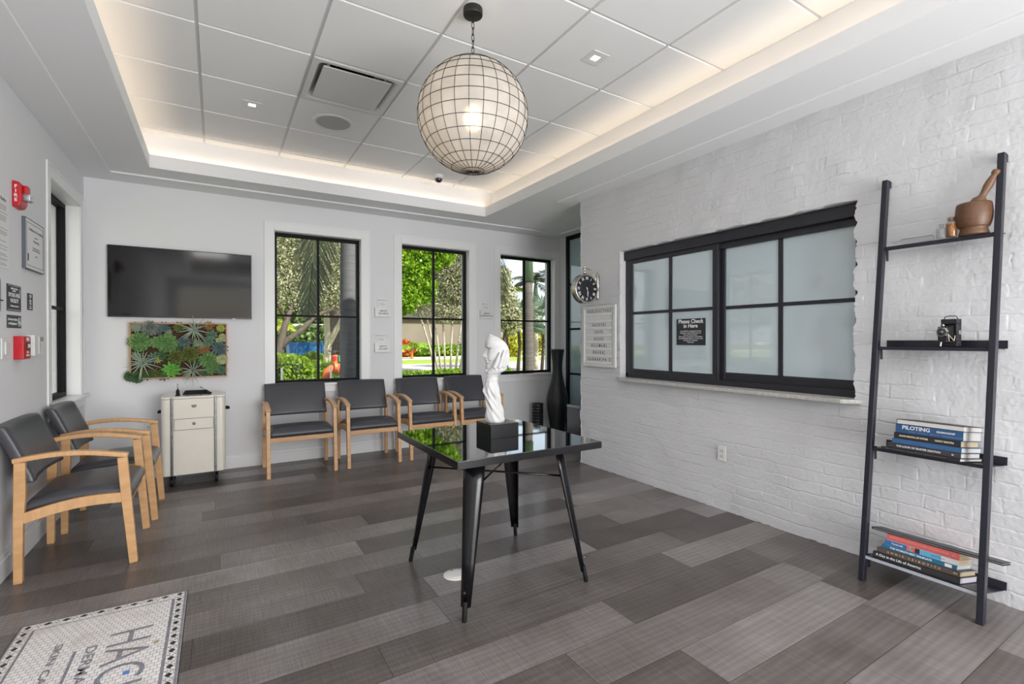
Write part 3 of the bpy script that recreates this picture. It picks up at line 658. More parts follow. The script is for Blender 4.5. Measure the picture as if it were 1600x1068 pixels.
o = allm.build('figure', plaster, sc, smooth=True, loc=(-.012, 0, .078), rot=(0, 0, math.radians(166)))
r = o.modifiers.new('merge', 'REMESH'); r.mode = 'VOXEL'; r.voxel_size = .00125; r.use_smooth_shade = True
r = o.modifiers.new('soft', 'SMOOTH'); r.factor = .5; r.iterations = 3

# ================================================================ TELEVISION
t = thing('television', 'flat screen television mounted on the back wall above the plant panel', 'television', (-.267, 5.66, 1.833))
tw, th = .572, .325
B(-tw, tw, -.030, 0, -th, th).build('housing', M('tv_shell', (.01, .01, .011), .35), t, bevel=.004)
B(-.3, .3, 0, .016, -.2, .2).build('wall_mount', black_met, t)
B(-tw+.006, tw-.006, -.0325, -.0295, -th+.014, th-.006).build('screen', M('tv_screen', (.005, .005, .006), .08, spec=.55), t)
m = MB(); m.box(-tw, tw, -.034, -.028, -th, -th+.012).box(-tw, tw, -.034, -.028, th-.0045, th).box(-tw, -tw+.0045, -.034, -.028, -th, th).box(tw-.0045, tw, -.034, -.028, -th, th)
m.build('bezel', M('tv_bezel', (.03, .03, .032), .3, metal=.5), t)
B(.40, .428, -.036, -.03, -th-.007, -th+.004).build('sensor', plastic_w, t, bevel=.001)

# ================================================================ SUCCULENT PANEL
pf = thing('succulent_panel', 'rectangular wooden wall panel packed with mixed succulents and air plants', 'wall planter', (-.298, YB, 1.197))
pw, ph = .385, .262
m = MB(); m.box(-pw, pw, -.075, 0, ph-.012, ph).box(-pw, pw, -.075, 0, -ph, -ph+.012).box(-pw, -pw+.012, -.075, 0, -ph+.012, ph-.012).box(pw-.012, pw, -.075, 0, -ph+.012, ph-.012)
m.build('planter_frame', wood_pl, pf, bevel=.0015)
B(-pw+.012, pw-.012, -.045, 0, -ph+.012, ph-.012).build('planting_bed', moss, pf)
SUC = {}
def sucm(name, c1, c2): SUC[name] = leafmat(name, c1, c2, .12, .45); return SUC[name]
s_sage = sucm('sage_succulent', (.24, .33, .21), (.36, .46, .30)); s_gray = sucm('grey_succulent', (.11, .13, .11), (.25, .28, .24)); s_blue = sucm('blue_succulent', (.06, .10, .105), (.13, .19, .19))
s_green = sucm('green_succulent', (.08, .19, .05), (.17, .31, .09)); s_deep = sucm('deep_green_succulent', (.03, .09, .03), (.07, .15, .05)); s_olive = sucm('olive_succulent', (.07, .10, .015), (.14, .17, .03))
s_vivid = sucm('vivid_succulent', (.08, .32, .04), (.20, .50, .06)); s_lime = sucm('lime_succulent', (.38, .45, .06), (.50, .55, .12)); s_pale = sucm('pale_succulent', (.42, .48, .22), (.55, .60, .32))
s_air = sucm('air_plant_leaf', (.30, .37, .28), (.44, .50, .40)); s_rust = sucm('rust_succulent', (.25, .10, .06), (.35, .22, .04)); s_teal = sucm('teal_succulent', (.07, .15, .09), (.15, .25, .16))
def rosette(name, x, z, r, mat, layers=4, n0=5, wide=.5, tip=.3, cup=.5, lab=None, dep=0):
    mb = MB(); R = random.Random(int(x*1000)+int(z*777)+5)
    for L_ in range(layers):
        q = (L_+1)/layers; n = n0+int(L_*1.6); rl = r*q; tilt = (1-q)*1.25+.12
        for k in range(n):
            a = 2*PI*(k+.5*(L_ % 2)+R.uniform(-.1, .1))/n+L_*.3; w = rl*wide*(.75+.25*(1-q)); v = []; f = []
            ss = (0, .25, .55, .8, 1); ww = (.35, .8, 1, tip+.35, .05)
            for s_, wf in zip(ss, ww):
                d = rl*(.12+.88*s_); up = .012+.02*(1-q)+d*math.sin(tilt)*cup+(.25*rl*(s_**2)*cup*.6); dd = d*math.cos(tilt*.7); th = rl*.05*(1-s_*.6)
                for yy, tt in ((-1, .35*w*cup), (0, 0), (1, .35*w*cup)): v.append((dd, yy*w*wf*.5, up+tt*wf))
                for yy in (1, 0, -1): v.append((dd, yy*w*wf*.42, up-th-(.0 if yy else th)))
            for i in range(4):
                for k2 in range(6): f.append((i*6+k2, i*6+(k2+1) % 6, (i+1)*6+(k2+1) % 6, (i+1)*6+k2))
            f += [(5, 4, 3, 2, 1, 0), (24, 25, 26, 27, 28, 29)]
            ca, sa = math.cos(a), math.sin(a)
            mb.add([(p[0]*ca-p[1]*sa, -p[2]-.04-dep, p[0]*sa+p[1]*ca) for p in v], f)
    mb.xf(Matrix.Translation((x, 0, z)))
    o = mb.build(name, mat, pf, smooth=True)
    if lab: o['label'] = lab
    return o
def airplant(x, z, r, n, seed, lab):
    R = random.Random(seed); mb = MB()
    for k in range(n):
        a = 2*PI*k/n+R.uniform(-.2, .2); L_ = r*R.uniform(.6, 1.1); out = R.uniform(.03, .075); pts = []; rs = []
        for i in range(7):
            s_ = i/6; dx = math.cos(a)*L_*s_; dz = math.sin(a)*L_*s_-.35*L_*s_*s_*R.uniform(.3, .5); pts.append((x+dx, -.055-out*math.sin(s_*PI*.62)*1.3, z+dz)); rs.append(max(.0006, .0065*(1-s_)**.8*(r/.12)))
        mb.tube(pts, rs, 6)
    o = mb.build('air_plant', s_air, pf, smooth=True); o['label'] = lab; return o
# positions from the panel: fx,fz in 0..1 across and down
def P(px, py): return (-pw+2*pw*(px-115)/1345., ph-2*ph*(py-130)/745.)
RS = [('pale_rosette', 195, 190, .045, s_sage, 5, 7, .42, .3, .5), ('grey_rosette', 385, 205, .062, s_gray, 6, 6, .75, .3, .8), ('blue_rosette', 560, 190, .048, s_blue, 4, 6, .5, .2, .4), ('spiky_rosette', 628, 250, .030, s_sage, 4, 7, .3, .1, .6),
 ('deep_rosette', 770, 185, .046, s_olive, 4, 6, .6, .3, .5), ('green_rosette', 240, 385, .078, s_green, 5, 6, .62, .7, .5), ('green_rosette', 600, 400, .080, s_green, 5, 7, .55, .7, .5), ('blue_rosette', 845, 385, .048, s_blue, 4, 5, .8, .6, .6),
 ('red_rosette', 1200, 165, .045, s_rust, 4, 6, .4, .1, .5), ('lime_rosette', 1368, 195, .036, s_lime, 5, 7, .4, .4, .7), ('teal_rosette', 1235, 290, .045, s_teal, 3, 5, .6, .5, .4), ('teal_rosette', 1185, 385, .045, s_teal, 4, 5, .7, .5, .6),
 ('pale_button', 1390, 310, .026, s_pale, 5, 6, .5, .7, .9), ('pale_button', 1335, 365, .024, s_pale, 5, 6, .5, .7, .9), ('pale_button', 1415, 350, .024, s_pale, 5, 6, .5, .7, .9), ('spiky_rosette', 1020, 400, .042, s_sage, 4, 8, .25, .1, .5), ('spiky_rosette', 1100, 430, .034, s_sage, 4, 7, .25, .1, .5),
 ('blue_rosette', 1350, 480, .066, s_blue, 5, 7, .45, .4, .5), ('rust_rosette', 1130, 490, .056, s_rust, 4, 7, .35, .1, .5), ('olive_rosette', 730, 590, .062, s_olive, 5, 5, .95, .2, .9), ('olive_rosette', 925, 550, .070, s_olive, 5, 5, .95, .2, .9),
 ('green_rosette', 1185, 640, .072, s_green, 5, 7, .55, .7, .5), ('pale_rosette', 1385, 630, .046, s_pale, 6, 8, .45, .6, .8), ('vivid_rosette', 665, 760, .072, s_vivid, 4, 6, .5, .2, .5), ('deep_rosette', 540, 560, .060, s_deep, 3, 6, .45, .4, .3), ('deep_rosette', 430, 600, .05, s_teal, 3, 6, .45, .4, .3),
 ('lime_bud', 485, 630, .026, s_lime, 3, 5, .4, .4, .8), ('sage_rosette', 200, 570, .045, s_sage, 4, 7, .3, .2, .4), ('dark_rosette', 130, 830, .045, s_deep, 5, 7, .6, .6, .8), ('dark_rosette', 215, 850, .046, s_deep, 5, 7, .6, .6, .8), ('dark_rosette', 250, 790, .036, s_olive, 5, 7, .6, .6, .8),
 ('deep_rosette', 440, 800, .048, s_olive, 3, 7, .3, .2, .4), ('deep_rosette', 560, 830, .05, s_deep, 3, 6, .4, .3, .3), ('green_rosette', 1215, 770, .050, s_green, 4, 6, .5, .7, .4), ('sage_rosette', 1380, 790, .046, s_teal, 5, 7, .4, .2, .6), ('deep_rosette', 1130, 820, .04, s_deep, 3, 6, .4, .3, .3), ('spiky_rosette', 880, 850, .035, s_sage, 3, 8, .25, .1, .5),
 ('deep_rosette', 1010, 650, .05, s_deep, 3, 6, .5, .3, .3), ('green_rosette', 460, 390, .05, s_green, 4, 6, .6, .7, .4), ('deep_rosette', 760, 470, .045, s_deep, 3, 6, .5, .5, .3), ('deep_rosette', 1300, 700, .04, s_green, 3, 6, .5, .5, .3), ('deep_rosette', 340, 830, .04, s_deep, 3, 6, .5, .5, .3), ('blue_rosette', 480, 240, .036, s_blue, 3, 6, .5, .4, .4)]
for i, (nm, px, py, r, mt, ly, n0, wd, tp_, cp) in enumerate(RS):
    x, z = P(px, py); rosette(nm, x, z, r*1.22, mt, ly, n0, wd, tp_, cp, dep=.004*(i % 3))
for (px, py, r, n, sd, lb) in ((985, 225, .155, 20, 3, 'wide silvery air plant at the top of the panel'), (285, 665, .165, 20, 4, 'silvery air plant at the left end of the panel'), (960, 780, .125, 19, 6, 'silvery air plant hanging below the bottom edge')):
    x, z = P(px, py); airplant(x, z, r, n, sd, lb)

# ================================================================ CREAM CART
strip_m = M('worn_steel_strip', (.20, .20, .21), .3, metal=1, var=(30, .6, (.11, .11, .115)))
ct = thing('medical_cart', 'vintage cream enamel rolling cart with chrome strips against the back wall', 'cart', (-.176, 5.375, 0))
def rrect(hx, hy, r, n=6):
    p = []
    for cx, cy, a0 in ((hx-r, hy-r, 0), (-hx+r, hy-r, PI/2), (-hx+r, -hy+r, PI), (hx-r, -hy+r, 1.5*PI)):
        for k in range(n+1): a = a0+PI/2*k/n; p.append((cx+r*math.cos(a), cy+r*math.sin(a)))
    return p
cw_, cdp = .243, .195
MB().prism(rrect(cw_, cdp, .04), .105, .775, ax='z').build('cabinet_body', cream, ct, bevel=.004)
MB().prism(rrect(cw_+.003, cdp+.003, .042), .775, .798, ax='z').build('cabinet_top', cream, ct, bevel=.008, seg=3)
B(-.145, .145, -cdp-.0035, -cdp+.004, .505, .598).build('drawer', cream, ct, bevel=.001)
dr = [o for o in ct.children if o.name.startswith('drawer')][0]
MB().lathe([(.011, 0), (.013, -.008), (.010, -.016), (.002, -.020)], 16, (0, -cdp-.003, .555), 'y').build('knob', chrome, dr, smooth=True)
m = MB()
for z in (.6005, .5025): m.box(-.146, .146, -cdp-.0012, -cdp, z-.0015, z+.0015)
for x in (-.1465, .1465): m.box(x-.0012, x+.0012, -cdp-.0012, -cdp, .503, .600)
m.build('drawer_gap', dark_in, ct)
for sx in (-1, 1):
    MB().box(sx*.163-.011, sx*.163+.011, -cdp-.007, -cdp+.002, .106, .79).build('chrome_strip', strip_m, ct, bevel=.003)
    hd = MB().tube([(sx*(cw_-.002), -.06, .655), (sx*(cw_+.026), -.06, .655), (sx*(cw_+.030), 0, .655), (sx*(cw_+.026), .06, .655), (sx*(cw_-.002), .06, .655)], .009, 10).build('side_handle', rubber, ct, smooth=True)
    for sy in (-1, 1):
        c = Vector((sx*.17, sy*.13, .042)); w = MB().lathe([(.012, -.012), (.040, -.012), (.042, -.006), (.042, .006), (.040, .012), (.012, .012)], 24, c, 'x').build('caster', rubber, ct, bevel=.001)
        MB().box(c.x-.018, c.x-.014, c.y-.015, c.y+.015, .04, .105).box(c.x+.014, c.x+.018, c.y-.015, c.y+.015, .04, .105).box(c.x-.018, c.x+.018, c.y-.02, c.y+.02, .09, .108).tube([c+Vector((-.018, 0, 0)), c+Vector((.018, 0, 0))], .005, 8).build('caster_fork', black_met, w)
MB().prism([(-.02, .012), (.02, .012), (.018, -.004), (.010, -.012), (-.010, -.012), (-.018, -.004)], -cdp-.003, -cdp, ax='y').xf(Matrix.Translation((0, 0, .708))).build('maker_badge', M('badge_brass', (.20, .17, .11), .5), ct)
m = MB(); m.hexa([(-.095, -.05, .799), (.105, -.05, .799), (.105, .05, .799), (-.095, .05, .799)], [(-.075, -.035, .832), (.088, -.035, .832), (.088, .035, .832), (-.075, .035, .832)]); m.build('control_housing', rubber, ct, bevel=.005)
for x, rr, tipx in ((-.125, 0, 0), (.125, 1, -.12)):
    k = MB().lathe([(.018, .798), (.019, .806), (.013, .815), (.015, .83), (.012, .846), (.006, .855)], 14, (x, -.09, 0))
    if rr: k.xf(Matrix.Translation((x, -.09, .80)) @ Matrix.Rotation(math.radians(-52), 4, 'Y') @ Matrix.Translation((-x, .09, -.80))); k.v = [(a, b, max(c, .799)) for a, b, c in k.v]
    k = k.build('lever_grip', rubber, ct, smooth=True)
    MB().tube([(x+(-.02 if rr else 0), -.09, .83 if rr else .85), (x+(-.085 if rr else -.002), -.09, .872 if rr else .905)], .0048, 10).build('lever_rod', chrome, k, smooth=True)
for k in range(3): MB().lathe([(.011, .7985), (.011, .800)], 16, (-.05+.05*k, -.135, 0)).build('top_badge', dark_in, ct)

# ================================================================ VASE, BIN, STAND
vs = MB(); prof = [(.085, 0), (.092, .01), (.100, .08), (.113, .18), (.130, .28), (.143, .38), (.147, .45), (.142, .52), (.126, .60), (.104, .67), (.086, .74), (.074, .81), (.068, .88), (.068, .94), (.073, 1.01), (.082, 1.08), (.094, 1.145), (.097, 1.165), (.091, 1.165), (.078, 1.08), (.062, .94)]
o = vs.lathe(prof, 64, (0, 0, 0)).build('floor_vase', None, None, smooth=True, loc=(3.975, 5.36, 0))
def hammered():
    m = vase_m; nt = m.node_tree; p = nt.nodes['Principled BSDF']; tc = nt.nodes.new('ShaderNodeTexCoord'); v = nt.nodes.new('ShaderNodeTexVoronoi'); v.inputs['Scale'].default_value = 85
    nt.links.new(tc.outputs['Object'], v.inputs['Vector']); b = nt.nodes.new('ShaderNodeBump'); b.inputs['Strength'].default_value = .9; b.inputs['Distance'].default_value = .003
    nt.links.new(v.outputs['Distance'], b.inputs['Height']); nt.links.new(b.outputs[0], p.inputs['Normal'])
hammered(); o.data.materials.append(vase_m)
tag(o, 'tall hammered black floor vase with a bulbous body in the back right corner', 'vase')
t = thing('pedal_bin', 'chrome rectangular waste bin beside the tall black vase', 'bin', (3.93, 4.80, 0))
MB().prism(rrect(.12, .155, .03), .0, .44, ax='z').build('bin_body', M('brushed_steel', (.16, .17, .18), .25, metal=1), t, bevel=.003)
MB().prism(rrect(.124, .159, .032), .44, .475, ax='z').build('bin_lid', M('bin_lid_steel', (.35, .36, .38), .2, metal=1), t, bevel=.006, seg=3)
B(-.155, -.118, -.04, .04, .012, .022).build('pedal', black_met, t, bevel=.003)
t = thing('umbrella_stand', 'small black slatted cylinder stand on the floor by the back wall', 'stand', (3.745, 5.50, 0))
m = MB(); n = 14
for k in range(10):
    z = .03+k*.041; m.lathe([(.078, z), (.078, z+.021), (.072, z+.021), (.072, z)], n, cap=False)
    m.f += [((len(m.v)-4*n)+3*n+q, (len(m.v)-4*n)+3*n+(q+1) % n, (len(m.v)-4*n)+(q+1) % n, (len(m.v)-4*n)+q) for q in range(n)]
m.build('slatted_rings', black_met, t)
m = MB()
for k in range(7): a = 2*PI*k/7; m.tube([(.070*math.cos(a), .070*math.sin(a), 0), (.070*math.cos(a), .070*math.sin(a), .42)], .006, 6)
m.build('uprights', black_met, t); MB().lathe([(.078, 0), (.078, .03)], 24).build('base', black_met, t); MB().lathe([(.080, .415), (.080, .428), (.06, .428), (.06, .415)], 24).build('rim', black_met, t)

# ================================================================ LADDER SHELF
ld = thing('ladder_shelf', 'black metal ladder shelf leaning on the white brick wall', 'shelf', (2.96, 1.03, 0))
def LXf(z): return z*(.272/2.2)            # lean
edge_refl = M('shelf_edge_reflection', (.50, .52, .58), .35, metal=.3)  # bottom lip coloured paler for the reflection along it
for sy, yy in ((-1, -.245), (1, .232)):
    # stile leans towards the wall, stub at the top
    a0, a1 = LXf(0), LXf(2.195)
    m = MB(); m.hexa([(a0-.004, yy-.013, 0), (a0+.034, yy-.013, 0), (a0+.034, yy+.013, 0), (a0-.004, yy+.013, 0)], [(a1-.004, yy-.013, 2.195), (a1+.034, yy-.013, 2.195), (a1+.034, yy+.013, 2.195), (a1-.004, yy+.013, 2.195)])
    m.build('stile', rail_met, ld, bevel=.002)
    B(a1+.02, .322, yy-.013, yy+.013, 2.155, 2.192).build('wall_stub', rail_met, ld, bevel=.002)
SH = [(.140, 12), (.716, 6), (1.262, 2), (1.812, 0)]
def tiltm(z, deg, px=2.985): return Matrix.Translation((px, 0, z)) @ Matrix.Rotation(math.radians(deg), 4, 'Y') @ Matrix.Translation((-px, 0, -z))
for z, dg in SH:
    tm = tiltm(z, dg, .018)
    x0 = LXf(z)+.006; x1 = .312
    s_ = B(x0, x1, -.252, .240, z-.004, z).xf(tm).build('shelf_plate', rail_met, ld, bevel=.001)
    lp = B(x0-.001, x0+.004, -.232, .219, z-(.021 if dg == 12 else .022), z-.005).build('front_lip', edge_refl if dg == 12 else rail_met, s_)
    if dg == 12: lp['label'] = 'front edge with its bright reflection put into the colour'
    if z < 1.7: B(x1-.005, x1, -.262, .236, z, z+.040).xf(tm).build('rear_lip', rail_met, s_, bevel=.001)
    for yy in (-.231, .218):
        B(x0+.028, x0+.046, yy-.003, yy+.003, z-.075, z-.004).build('bracket', rail_met, s_, bevel=.001)

def book(label, y0, y1, z0, z1, x0, dx, cover, pg, text=None, grp=None, tcol=None, tsize=.6, rz=0, bold=.01, tpos=.5, txsc=1.0, sp=1.0, cat='book', soft=False, align='CENTER'):
    """book lying flat: spine faces -X between y0..y1, cover x0..x0+dx. text reads from +Y to -Y on the spine"""
    cy = (y0+y1)/2; t = thing('book', label, cat, (x0, cy, z0), rz, grp); BOOKS.append((t, 12 if z0 < .5 else 6)); hl = (y1-y0)/2; th = z1-z0; c = .0022 if not soft else .001
    m = MB(); m.box(0, dx, -hl, hl, 0, c).box(0, dx, -hl, hl, th-c, th).box(0, .003, -hl, hl, c, th-c); m.build('cover', cover, t, bevel=.0008)
    B(.003, dx-.006, -hl+.004, hl-.004, c, th-c).build('page_block', pg, t)
    for i, (s_, col, sz, pos, al, bo, sx, spc, zz) in enumerate(text or []):
        txt(s_, sz*th, col, 'spine_lettering', t, frame3((-.0004, hl-pos*2*hl, th*zz), (0, -1, 0), (0, 0, 1)), align=al, bold=bo, sx=sx, ext=.0003, spacing=spc)
    return t
BOOKS = []
UB = 'books stacked on the middle shelf'; LB = 'books stacked on the bottom shelf'
navy = M('navy_cloth', (.025, .08, .20), .5, bump=(300, .2)); navy2 = M('blue_cloth', (.035, .11, .26), .6, bump=(300, .3)); blk_cl = M('black_jacket', (.022, .020, .022), .4); blk_cl2 = M('grey_black_jacket', (.045, .040, .046), .45)
white_cv = M('white_slipcase', (.60, .60, .59), .5); red_cl = M('salmon_red_jacket', (.55, .11, .10), .45); teal_cl = M('teal_jacket', (.012, .13, .22), .35); sky_cl = M('sky_blue_jacket', (.10, .36, .58), .35)
brown_cl = M('brown_jacket', (.085, .060, .055), .45); cream_ink = M('cream_ink', (.75, .66, .45), .5); edge_br = M('book_edge_brown', (.05, .03, .02), .5)
rz = math.radians(-6); zb = .7165
book('black seashell book with small letters, lowest of the middle shelf stack', .868, 1.205, zb, zb+.015, 3.026, .225, blk_cl, pages, [('ONE HUNDRED SEASHELLS', ink_grey, .52, .30, 'CENTER', .0, 1.25, 1.5, .5), ('HAROLD FEINSTEIN', ink_grey, .46, .70, 'CENTER', .0, 1.1, 1.4, .5)], UB, rz=rz)
book('dark film book with white lettering, second from the bottom of the middle shelf stack', .868, 1.180, zb+.0155, zb+.0405, 3.034, .195, blk_cl2, pages, [('THE LOOK OF BUSTER KEATON', sign_wht, .50, .44, 'CENTER', .02, 1.05, 1.0, .52), ('fv', sign_wht, .5, .9, 'CENTER', .01, 1, 1, .5)], UB, rz=rz)
book('plain blue cloth book without lettering in the middle shelf stack', .868, 1.160, zb+.041, zb+.066, 3.038, .20, navy2, pages, [], UB, rz=rz)
book('black biography with cream lettering, under the thick blue book', .872, 1.153, zb+.0665, zb+.0975, 3.040, .180, blk_cl, pages_t, [('FRANK SINATRA, MY FATHER', cream_ink, .40, .31, 'CENTER', .02, .80, .95, .52), ('NANCY SINATRA', cream_ink, .40, .77, 'CENTER', .02, .82, .95, .52)], UB, rz=rz)
book('thick blue seamanship book with large white letters, under the white slipcase', .865, 1.148, zb+.098, zb+.143, 3.041, .185, navy, pages, [('PILOTING', sign_wht, .58, .32, 'CENTER', .02, 1.05, 1.0, .66), ('SEAMANSHIP', sign_wht, .27, .76, 'CENTER', .02, 1.05, 1.0, .62), ('AND SMALL BOAT HANDLING', M('pale_blue_ink', (.16, .25, .40), .5), .22, .60, 'CENTER', .0, 1.5, 1.1, .24)], UB, rz=rz)
o = book('white edged book with thin brown boards, topmost of the middle shelf stack', .862, 1.143, zb+.1435, zb+.168, 3.042, .183, white_cv, pages, [], UB, rz=rz)
m = MB(); m.box(-.002, .186, -.1415, .1415, .0225, .0255).box(-.002, .186, -.1415, .1415, -.0002, .0016).box(-.002, .186, .1395, .1415, 0, .0255); m.build('board_edge', edge_br, o)
zb = .1405; 
book('black photo book with white title, lowest of the bottom shelf stack', .868, 1.228, zb, zb+.030, 3.01, .245, blk_cl, M('grey_pages', (.40, .38, .42), .8), [('A Day in the Life of America', sign_wht, .56, .04, 'LEFT', .012, 1.0, 1.0, .55)], LB)
book('brown photography book with gold spaced letters in the bottom shelf stack', .872, 1.214, zb+.0305, zb+.056, 3.018, .225, brown_cl, pages_t, [('ANNIE LEIBOVITZ', gold, .52, .46, 'CENTER', .012, 1.0, 2.25, .5), ('RH', gold, .45, .95, 'CENTER', .02, 1, 1, .5)], LB)
o = book('teal sailboat book with white title in the bottom shelf stack', .888, 1.196, zb+.0565, zb+.078, 3.028, .205, teal_cl, pages, [("THE WORLD'S BEST SAILBOATS", sign_wht, .58, .40, 'CENTER', .02, 1.05, .95, .5)], LB)
B(-.0006, 0, -.135, -.108, .004, .019).build('spine_emblem', sign_wht, o)
o = book('blue and white paperback with photo collage spine, under the red book', .885, 1.186, zb+.0785, zb+.104, 3.030, .195, white_cv, pages_t, [('Tourist Life', sign_wht, .42, .18, 'CENTER', .02, 1.0, 1, .5), ('David Thomas', navy2, .36, .74, 'CENTER', .01, 1.0, 1, .5)], LB)
B(-.0002, 0, .055, .1505, .001, .0245).build('spine_panel', M('deep_blue_print', (.02, .12, .32), .4), o); B(-.0002, 0, -.085, .0, .001, .0245).build('spine_panel', sky_cl, o)
for a, b, c in ((.020, .055, red_cl), (.0, .020, sign_blk), (.03, .045, white_cv)): B(-.0003, -.0001, a, b, .001, .0245).build('spine_print', c, o)
book('salmon red book, directly under the black folded board of the bottom shelf', .882, 1.180, zb+.1045, zb+.137, 3.032, .19, red_cl, pages_t, [('AMERICAN REVOLUTION AMERICANA', M('pink_ink', (.72, .30, .27), .5), .38, .45, 'CENTER', .0, 1.15, 1.0, .55), ('41', M('pink_ink2', (.72, .30, .27), .5), .5, .93, 'CENTER', .0, 1, 1, .5)], LB)
t = thing('black_folder', 'long thin black hinged folder lying on top of the bottom shelf stack', 'folder', (3.085, .990, zb+.1375), math.radians(1.0), None); BOOKS.append((t, 12))
B(-.055, .065, -.258, .258, 0, .004).build('lower_board', blk_cl, t, bevel=.0015)
B(-.055, .065, -.258, .258, .0095, .0135).build('upper_board', blk_cl, t, bevel=.0015)
B(-.052, .063, -.252, .250, .0042, .0093).build('filler', M('folder_filler', (.16, .16, .17), .5), t); B(-.056, .066, .250, .262, 0, .0135).build('spine', blk_cl, t, bevel=.003)
for t, dg in BOOKS:
    z = .140 if dg == 12 else .716; bpy.context.view_layer.update()
    t.matrix_world = tiltm(z+.0005, dg, 2.978 if dg == 12 else 3.00) @ t.matrix_world

# ---- mortar, pestle, bottles on the top shelf
zs_ = 1.8125
mo = MB().lathe([(.030, 0), (.056, 0), (.058, .004), (.054, .018), (.0515, .032), (.053, .036), (.059, .0385), (.060, .042), (.064, .052), (.069, .075), (.071, .105), (.069, .135), (.066, .152), (.063, .156), (.058, .153), (.056, .12), (.05, .07), (.03, .05), (.004, .048)], 48)
o = mo.build('mortar', wood_dk, None, smooth=True, loc=(3.205, .876, zs_)); tag(o, 'turned brown wooden mortar on the top shelf', 'mortar')
pe = MB().lathe([(.004, -.07), (.020, -.065), (.031, -.045), (.034, -.02), (.030, .005), (.018, .018), (.0135, .026), (.014, .04), (.018, .07), (.0175, .095), (.013, .118), (.0115, .125), (.015, .131), (.0165, .140), (.014, .149), (.004, .153)], 24)
o = pe.build('pestle', M('pestle_wood', (.15, .078, .04), .5, var=(6, .7, (.15, .07, .035), (2, 2, 9))), None, smooth=True, loc=(3.205, .856, zs_+.164)); o.rotation_euler = (math.radians(24), math.radians(4), 0); tag(o, 'worn wooden pestle leaning in the mortar', 'pestle')
def bottle(prof, loc, label, rot=None, name='glass_bottle'):
    t = thing(name, label, 'bottle', loc); 
    o = MB().lathe(prof, 24).build('glass_body', bottle_glass, t, smooth=True)
    if rot: t.rotation_euler = rot
    return t
bottle([(.004, .001), (.0195, .001), (.021, .004), (.021, .044), (.018, .050), (.009, .054), (.0085, .068), (.0125, .070), (.0125, .074), (.007, .074), (.0065, .052)], (3.175, .992, zs_), 'small clear glass bottle beside the amber filled jar')
t = bottle([(.004, .001), (.0205, .001), (.022, .004), (.022, .068), (.019, .075), (.015, .080), (.015, .088), (.0185, .090), (.0185, .097), (.0125, .097), (.0125, .08)], (3.172, .952, zs_), 'clear glass jar half full of amber content beside the mortar', name='glass_jar')
MB().lathe([(.003, .003), (.0200, .003), (.0203, .066), (.003, .067)], 24).build('content', bottle_fill, t, smooth=True)
MB().lathe([(.0115, .083), (.0115, .100)], 16).build('cork', M('cork', (.40, .20, .09), .8), t)
t = thing('glass_bottle', 'flat clear glass bottle lying on its side on the top shelf', 'bottle', (3.185, 1.118, zs_+.0145))
m = MB(); pr_ = [(.004, -.088), (.024, -.088), (.026, -.083), (.026, .035), (.020, .050), (.010, .056), (.0095, .082), (.0125, .083), (.0125, .089), (.006, .089)]
m.lathe(pr_, 24, ax='y'); m.v = [(x, y, z*.55) for x, y, z in m.v]; m.build('glass_body', bottle_glass, t, smooth=True)

# ---- folding camera
t = thing('folding_camera', 'antique black folding camera standing on the upper middle shelf', 'camera', (3.150, .955, 1.2625), math.radians(-14))
m = MB(); hw = .036; H = .137
m.box(.0, .034, -hw, hw, 0, .026).box(.0, .034, -hw, hw, .112, H).box(0, .034, -hw, -hw+.010, .026, .112).box(0, .034, hw-.010, hw, .026, .112).box(.026, .034, -hw, hw, .02, .12)
m.build('camera_body', M('leatherette', (.022, .020, .024), .55, bump=(300, .6)), t, bevel=.003)
m = MB(); n = 7
for i in range(n):
    q = i/(n-1); x = .022-.058*q; w = .026-.010*q; hh = .040-.016*q; zc_ = .070; m.box(x-.003, x+.0015, -w, w, zc_-hh, zc_+hh); m.box(x-.0055, x-.003, -w+.003, w-.003, zc_-hh+.003, zc_+hh-.003)
m.build('bellows', M('bellows_black', (.012, .012, .012), .7), t)
B(-.062, .004, -.026, .026, .022, .026).build('bed', black_met, t, bevel=.001)
B(-.046, -.040, -.020, .020, .026, .098).build('lens_board', black_met, t, bevel=.001)
MB().lathe([(.027, -.041), (.027, -.050), (.024, -.053), (.017, -.053), (.016, -.049)], 8, (0, 0, .071), 'x', cap=False).build('shutter_housing', M('shutter_metal', (.50, .50, .50), .3, metal=1, var=(60, .9, (.1, .1, .1))), t)
MB().lathe([(.0165, -.040), (.0165, -.054), (.012, -.056)], 24, (0, 0, .071), 'x').build('lens_ring', black_met, t)
MB().lathe([(.0115, -.052), (.009, -.058), (.002, -.060)], 20, (0, 0, .071), 'x').build('lens', lens_m, t, smooth=True)
m = MB().lathe([(.007, -.044), (.008, -.054), (.002, -.055)], 16, (0, -.004, .104), 'x'); m.build('viewfinder', chrome, t, smooth=True)
m = MB()
for sy in (-1, 1): m.tube([(-.043, sy*.023, .062), (-.036, sy*.024, .027)], .0018, 6).tube([(-.040, sy*.023, .058), (-.006, sy*.027, .027)], .0018, 6).tube([(-.006, sy*.027, .027), (.002, sy*.027, .055)], .0018, 6)
m.tube([(-.045, .006, .024), (-.050, .006, .001)], .0032, 8); m.build('struts', M('ivory_metal', (.66, .60, .48), .35, metal=.6), t)
m = MB().tube([(.016, -.030, .137), (.016, -.024, .150), (.016, 0, .1535), (.016, .024, .150), (.016, .030, .137)], .0022, 8); m.build('carry_handle', black_met, t, smooth=True)
MB().lathe([(.012, -.040), (.012, -.034)], 16, (.016, 0, .07), 'y').build('winder', chrome, t)

